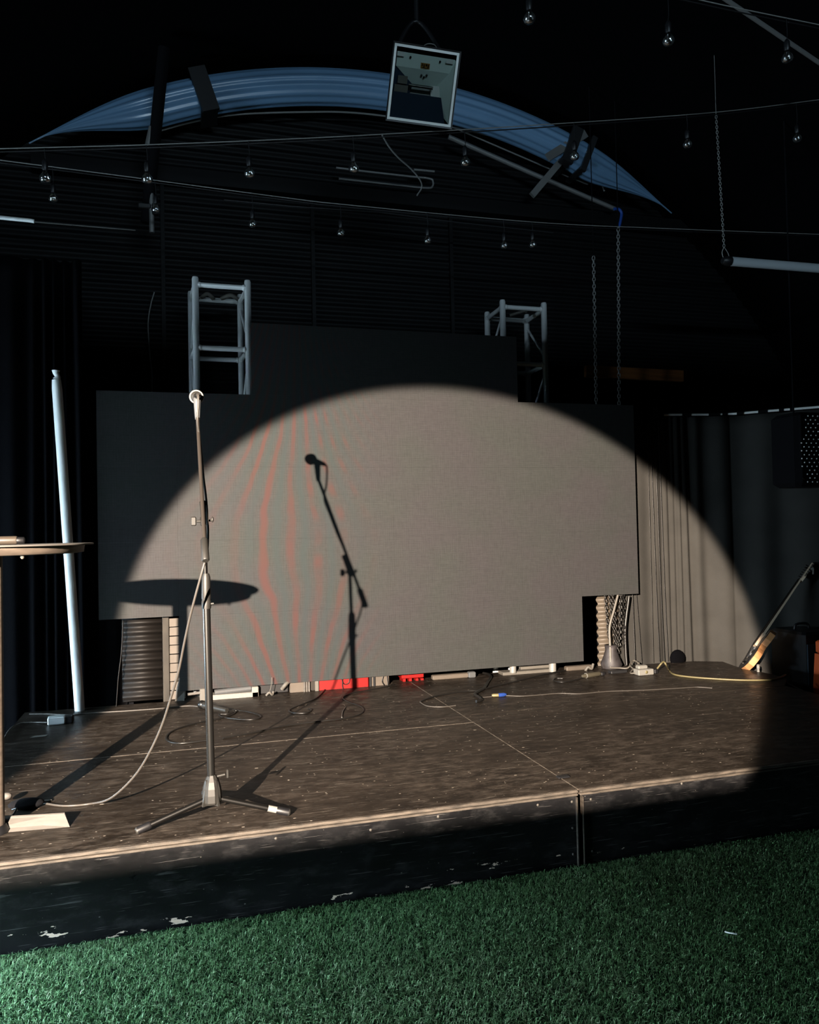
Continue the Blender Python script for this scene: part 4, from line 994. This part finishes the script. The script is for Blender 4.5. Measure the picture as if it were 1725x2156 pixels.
# power strip
t = thing('power_strip', 'white power strip with plugs near the foot of the curtain', 'power strip', fl(1365, 1422))
a = fl(1346, 1424); b = fl(1384, 1423); m = MB(); m.bbox(((a.x+b.x)/2, a.y+.04, ZS+.024), (b.x-a.x, .075, .044), .005); m.build('strip_body', 'white', t)
m = MB(); m.bbox(((a.x+b.x)/2-.01, a.y+.05, ZS+.058), ((b.x-a.x)*.6, .05, .028), .006); m.build('plug', 'white', t)
m = MB(); m.lathe(((a.x+b.x)/2, a.y+.0015, ZS+.026), (0, -1, 0), [(.012, 0), (.011, .003), (0, .003)], 14); m.build('socket', 'cableyellow', t)
m = MB(); q = b+V((.02, .05, .03)); m.bbox((q.x, q.y, q.z-.005), (.03, .03, .035), .005); m.build('plug', 'black', t)
m = MB(); m.tube([at(1384, 1408, b.y+.03), at(1392, 1398, b.y+.03), at(1398, 1393.5, b.y), at(1403, 1400, b.y-.02)]+[fl(x, y)+V((0, 0, .007)) for x, y in ((1409, 1413), (1420, 1422), (1450, 1427), (1500, 1431), (1560, 1434), (1610, 1434), (1633, 1432), (1655, 1423))], .0065, 8); tag(m.build('extension_cord', 'cableyellow'), 'yellowish extension cord running right from the power strip', 'cord')
m = MB(); m.tube([fl(x, y)+V((0, 0, h)) for x, y, h in ((1346, 1420, .03), (1335, 1417, .03), (1327, 1412, .045), (1335, 1407, .06), (1346, 1410, .05))], .006, 7); m.tube([fl(x, y)+V((0, 0, h)) for x, y, h in ((1346, 1422, .02), (1335, 1421, .012), (1328, 1419, .008), (1334, 1415, .02), (1346, 1418, .03))], .006, 7); m.tube([fl(x, y)+V((0, 0, h)) for x, y, h in ((1286, 1413, .025), (1305, 1412, .02), (1322, 1412, .02), (1330, 1410, .05))], .006, 7); tag(m.build('white_lead', 'cablewhite'), 'looped white lead plugged into the left of the power strip', 'lead')
m = MB(); a = fl(1288, 1420); b = fl(1322, 1417); m.bbox(((a.x+b.x)/2, a.y+.03, ZS+.012), (b.x-a.x, .05, .022), .004, Matrix.Rotation(.05, 3, 'Z')); tag(m.build('dark_adapter', 'dark'), 'flat dark adapter between the chain bundle and the power strip', 'adapter')

q = fl(1536, 1968, .012)
m = MB(); m.tube([q+V((-.008, .012, .006)), q+V((-.004, 0, .008)), q+V((.008, -.010, .008)), q+V((.020, -.014, .006))], .0028, 6); tag(m.build('paper_scrap', 'stud'), 'small curled white scrap lying on the green grass', 'scrap')
m = MB(); m.tube([at(259, 1306, 5.56), at(256, 1370, 5.55), at(249, 1430, 5.54), at(245, 1488, 5.53)], .004, 6); tag(m.build('thin_cable', 'darkmetal'), 'thin grey cable hanging between the white pole and the dark corrugated sheet', 'cable')
q = fl(1426, 1394); m = MB(); m.ball((q.x, 5.54, ZS+.030), .066, 18, (1.05, .5, 1.1)); tag(m.build('black_hump', 'drape'), 'rounded black hump at the foot of the lit curtain', 'bundle')  # dark rounded form at the curtain foot
# ------------------------------------------------------------------ guitar and the amplifier it leans on
def guitar():
    base = fl(1557, 1408)+V((.02, 0, 0)); ang = .60
    tip = at(1714, 1186, base.y)
    a = (tip-base).normalized(); Lg = (tip-base).length
    d = (base-CAM).normalized(); w = (d-a*d.dot(a)).normalized()
    n = a.cross(w).normalized()
    if n.x > 0: n = -n
    rot = Matrix.Rotation(math.radians(7), 3, a); w2, n2 = rot @ w, rot @ n
    if n2.dot(CAM-base) < 0:
        rot = Matrix.Rotation(math.radians(-7), 3, a); w2, n2 = rot @ w, rot @ n
    t = thing('electric_guitar', 'electric guitar with dark face and amber side leaning at the right end of the stage', 'guitar', base)
    s = Lg
    def Q(u, v, k): return base + a*(u*s) + w2*(v*s) + n2*(k*s)
    out = [(-.0, 0), (.004, .07), (.03, .135), (.10, .168), (.17, .160), (.225, .130), (.27, .125), (.32, .150), (.385, .150), (.415, .125), (.40, .09), (.37, .06), (.365, .03), (.365, -.03), (.375, -.06), (.42, -.10), (.435, -.14), (.40, -.160), (.33, -.150), (.27, -.125), (.22, -.132), (.17, -.160), (.10, -.168), (.03, -.135), (.004, -.07)]
    out = [(u*.74, v) for u, v in out]
    th = .042
    m = MB(); m.prism([Q(u, v, -.0) for u, v in out], -n2*(th*s)); m.build('body', 'guitar', t)
    m = MB(); m.prism([Q(u*.985+.003, v*.98, .0005) for u, v in out], n2*(.004*s)); lab(m.build('face', 'black', t), 'glossy black face')
    # heel and neck
    m = MB(); m.hexa([Q(.20, -.027, .004), Q(.20, .027, .004), Q(.31, .026, -.008), Q(.31, -.026, -.008), Q(.20, -.027, .022), Q(.20, .027, .022), Q(.31, .026, .022), Q(.31, -.026, .022)])
    m.hexa([Q(.30, -.026, .002), Q(.30, .026, .002), Q(.83, .021, .008), Q(.83, -.021, .008), Q(.30, -.026, .019), Q(.30, .026, .019), Q(.83, .021, .019), Q(.83, -.021, .019)])
    m.build('neck', 'maple', t)
    m = MB(); m.hexa([Q(.20, -.027, .0225), Q(.20, .027, .0225), Q(.83, .021, .0195), Q(.83, -.021, .0195), Q(.20, -.027, .026), Q(.20, .027, .026), Q(.83, .021, .023), Q(.83, -.021, .023)]); m.build('fretboard', 'rosewood', t)
    hs = [(.82, -.021), (.855, -.035), (.985, -.025), (1.0, .0), (.985, .04), (.93, .055), (.86, .045), (.82, .021)]
    m = MB(); m.prism([Q(u, v, .012) for u, v in hs], -n2*(.016*s)); m.build('headstock', 'maple', t)
    for k in range(6):
        u = .862+k*.021
        m = MB(); m.rod(Q(u, .03, .012), Q(u, .03, .034), .0045, 8); m.rod(Q(u, .03, .013), Q(u, -.064, .004), .003, 6); m.ball(Q(u, -.064, .004), .008, 8); m.build('tuning_peg', 'chrome', t)
    m = MB()
    for k in range(6):
        v = -.017+k*.0068; m.tube([Q(.07, v*1.3, .018), Q(.22, v*1.2, .030), Q(.83, v, .027)], .0009, 5, 1)
    m.build('strings', 'chrome', t)
    m = MB(); m.hexa([Q(.055, -.035, .004), Q(.055, .035, .004), Q(.08, .035, .004), Q(.08, -.035, .004), Q(.055, -.035, .017), Q(.055, .035, .017), Q(.08, .035, .017), Q(.08, -.035, .017)]); m.build('bridge', 'chrome', t)
    for u in (.11, .165):
        m = MB(); m.hexa([Q(u, -.035, .004), Q(u, .035, .004), Q(u+.02, .035, .004), Q(u+.02, -.035, .004), Q(u, -.035, .014), Q(u, .035, .014), Q(u+.02, .035, .014), Q(u+.02, -.035, .014)]); m.build('pickup', 'grey', t)
    m = MB(); m.prism([Q(u, v, .0046) for u, v in ((.05, .04), (.08, .145), (.15, .13), (.21, .11), (.25, .12), (.23, .04))], n2*(.003*s)); lab(m.build('pickguard', 'cream', t), 'pale pickguard')
    m = MB(); q = Q(.93, -.075, -.005); m.tube([Q(.90, -.05, -.004), q, q+V((.0, 0, -.05))], .008, 6); m.build('strap_end', 'cream', t)
    return base, a, n2, s
gb, ga, gn, gs = guitar()
t = thing('amplifier', 'dark amplifier cabinet off the right end of the stage behind the guitar', 'amplifier', (4.62, 5.02, 0))
m = MB(); m.bbox((4.66, 5.06, .30), (.30, .36, .60), .02); m.build('cabinet', 'black', t)
m = MB(); m.box((4.66, 4.875, .28), (.25, .012, .46)); m.build('grille_cloth', mat('dark_blue_cloth', (.012, .02, .03), .9), t)
m = MB(); m.tube([(4.59, 5.06, .60), (4.61, 5.06, .64), (4.71, 5.06, .64), (4.73, 5.06, .60)], .010, 8); m.build('handle', 'dark', t)
q = fl(1602, 1414); m = MB(); m.lathe((q.x-.02, q.y, ZS), (0, 0, 1), [(.011, 0), (.009, .02), (.013, .03), (.010, .055), (0, .057)], 12); tag(m.build('white_plug', 'white'), 'small white plug standing on the boards right of the guitar body', 'plug')
# orange bin
YO = 4.55; x0 = at(1708, 1440, YO+.3).x; tpz = at(1715, 1363, YO).z
t = thing('orange_bin', 'orange bin on the floor at the right edge beyond the stage', 'bin', (x0+.15, YO+.15, 0))
m = MB(); m.hexa([V((x0, YO, 0)), V((x0+.34, YO, 0)), V((x0+.34, YO+.3, 0)), V((x0, YO+.3, 0)), V((x0+.025, YO+.02, tpz-.10)), V((x0+.315, YO+.02, tpz-.10)), V((x0+.315, YO+.28, tpz-.10)), V((x0+.025, YO+.28, tpz-.10))]); m.build('bin_body', 'orange', t)
m = MB(); m.bbox((x0+.17, YO+.15, tpz-.048), (.285, .265, .096), .012); m.build('lid', 'orange', t)

# perforated speaker at right edge
YP = 4.6; c = at(1725, 935, YP)
t = thing('hanging_speaker', 'dark speaker with a studded grille hanging at the right edge', 'speaker', (c.x+.12, YP+.1, at(1725, 1015, YP).z))
ztp, zbt = at(1725, 872, YP).z, at(1725, 1018, YP).z; xl = at(1683, 940, YP).x
m = MB(); m.bbox((xl+.20, YP+.16, (ztp+zbt)/2), (.40, .28, ztp-zbt+.04), .03); m.build('cabinet', 'blackcloth', t)
m = MB(); m.bbox((xl+.20, YP+.01, (ztp+zbt)/2), (.37, .02, ztp-zbt), .01); m.build('grille', 'blackcloth', t)
m = MB()
sp_ = .0215
for i in range(14):
    for j in range(20):
        x = xl+.022+i*sp_; z = zbt+.012+j*.056+(.028 if i % 2 else 0)
        if z > ztp-.01 or x > xl+.36: continue
        if i < 2 and (j < 2 or j > 5): continue
        m.lathe((x, YP, z), (0, -1, 0), [(.0058, -.001), (.005, .004), (0, .006)], 8)
m.build('grille_studs', 'stud', t)
m = MB(); p = V((xl+.2, YP+.26, ztp)); m.rod(p, V((p.x, p.y, VZ+math.sqrt(VR**2-(p.x-VX)**2))), .006, 8); m.build('hanger', 'blackcloth', t)
q = at(1692, 1007, YP-.02); m = MB(); m.tube([q+V((-.004, 0, .004)), q, q+V((.012, 0, -.008)), q+V((.026, 0, -.006))], .004, 6); m.build('hook', 'chrome', t)

# ------------------------------------------------------------------ behind the camera: follow spot and added beam mask
S = V((-2.617, -2.73, 2.36)); AXD = V((.462, .861, -.214)).normalized()
t = thing('follow_spot', 'black follow spot on a stand at the back of the hall', 'spotlight', (S.x, S.y, 0))
m = MB(); bk = S-AXD*.55
m.lathe(S-AXD*.02, -AXD, [(.095, 0), (.10, .01), (.10, .30), (.13, .32), (.13, .50), (.05, .53)], 24); m.build('barrel', 'black', t)
m = MB(); m.rod(V((S.x, S.y, 0)), S-AXD*.2-V((0, 0, .14)), .025, 12); m.lathe((S.x, S.y, 0), (0, 0, 1), [(.3, 0), (.3, .02), (.04, .05)], 24); m.build('stand', 'black', t)
YFS = -.7; zt_ = S.z-.366*(YFS-S.y)  # unseen panels added to trim the foot of the beam
t = thing('beam_mask', 'unseen black panels added to cut the low edge of the spot beam', 'beam mask', (-1.5, YFS, 0))
for x0, x1 in ((-2.7, -1.5), (-1.495, -.3)):
    m = MB(); m.box(((x0+x1)/2, YFS, zt_/2), (x1-x0, .03, zt_)); m.build('mask_panel', 'blackcloth', t)

# unseen baffle added to keep daylight low across the left grass
WX, WT = -1.15, .31
m = MB(); xo = VX-VR-.1
m.hexa([V((WX, DY0, WT)), V((WX, DY1, WT)), V((xo, DY1, 2.15)), V((xo, DY0, 2.15)), V((WX, DY0, WT+.04)), V((WX, DY1, WT+.04)), V((xo, DY1, 2.19)), V((xo, DY0, 2.19))])
for y in (DY0-.03, DY1):
    m.prism([V((WX, y, 0)), V((WX, y, WT+.03)), V((xo, y, 2.18)), V((xo, y, 0))], (0, .03, 0))
struct(m.build('grass_light_baffle', 'wall'))
# ------------------------------------------------------------------ light
ld = bpy.data.lights.new('follow_spot_beam', 'SPOT'); lo = bpy.data.objects.new('follow_spot_beam', ld); COL.objects.link(lo)
lo.location = S; lo.rotation_euler = AXD.to_track_quat('-Z', 'Y').to_euler()
ld.spot_size = math.radians(2*13.35); ld.spot_blend = .075; ld.shadow_soft_size = .03
ld.energy = 22000; ld.color = (1.0, .83, .67)
# daylight through the added openings in the hall
w = bpy.data.worlds.new('sky'); scn.world = w; w.use_nodes = True
bg = w.node_tree.nodes['Background']; bg.inputs[0].default_value = (.62, .84, 1.0, 1); bg.inputs[1].default_value = 85.0
def portal(name, x, ya, yb, za, zb):
    pl = bpy.data.lights.new(name, 'AREA'); po = bpy.data.objects.new(name, pl); COL.objects.link(po)
    pl.shape = 'RECTANGLE'; pl.size = yb-ya; pl.size_y = zb-za
    po.location = (x, (ya+yb)/2, (za+zb)/2); po.rotation_euler = Euler((math.pi/2, 0, -math.pi/2)); pl.cycles.is_portal = True
portal('grass_light_portal', WX-.02, DY0, DY1, 0, WT)
portal('truss_light_portal', -2.60, CY0, CY1, CZ0-.05, CZ1+.05)
pl = bpy.data.lights.new('front_portal', 'AREA'); po = bpy.data.objects.new('front_portal', pl); COL.objects.link(po)
pl.shape = 'RECTANGLE'; pl.size = GX1-GX0+.1; pl.size_y = GZ1-GZ0; po.location = ((GX0+GX1)/2, Y0-.09, (GZ0+GZ1)/2); po.rotation_euler = Euler((math.pi/2, 0, 0)); pl.cycles.is_portal = True
portal('pole_light_portal', VX-VR+.1, EY0, EY1, EZ0-.1, EZ1+.1)

scn.view_settings.view_transform = 'Standard'; scn.view_settings.look = 'None'
scn.view_settings.exposure = 0; scn.view_settings.gamma = 1; scn.view_settings.use_curve_mapping = False
scn.cycles.max_bounces = 6; scn.cycles.caustics_reflective = False; scn.cycles.caustics_refractive = False
scn.cycles.sample_clamp_indirect = 4
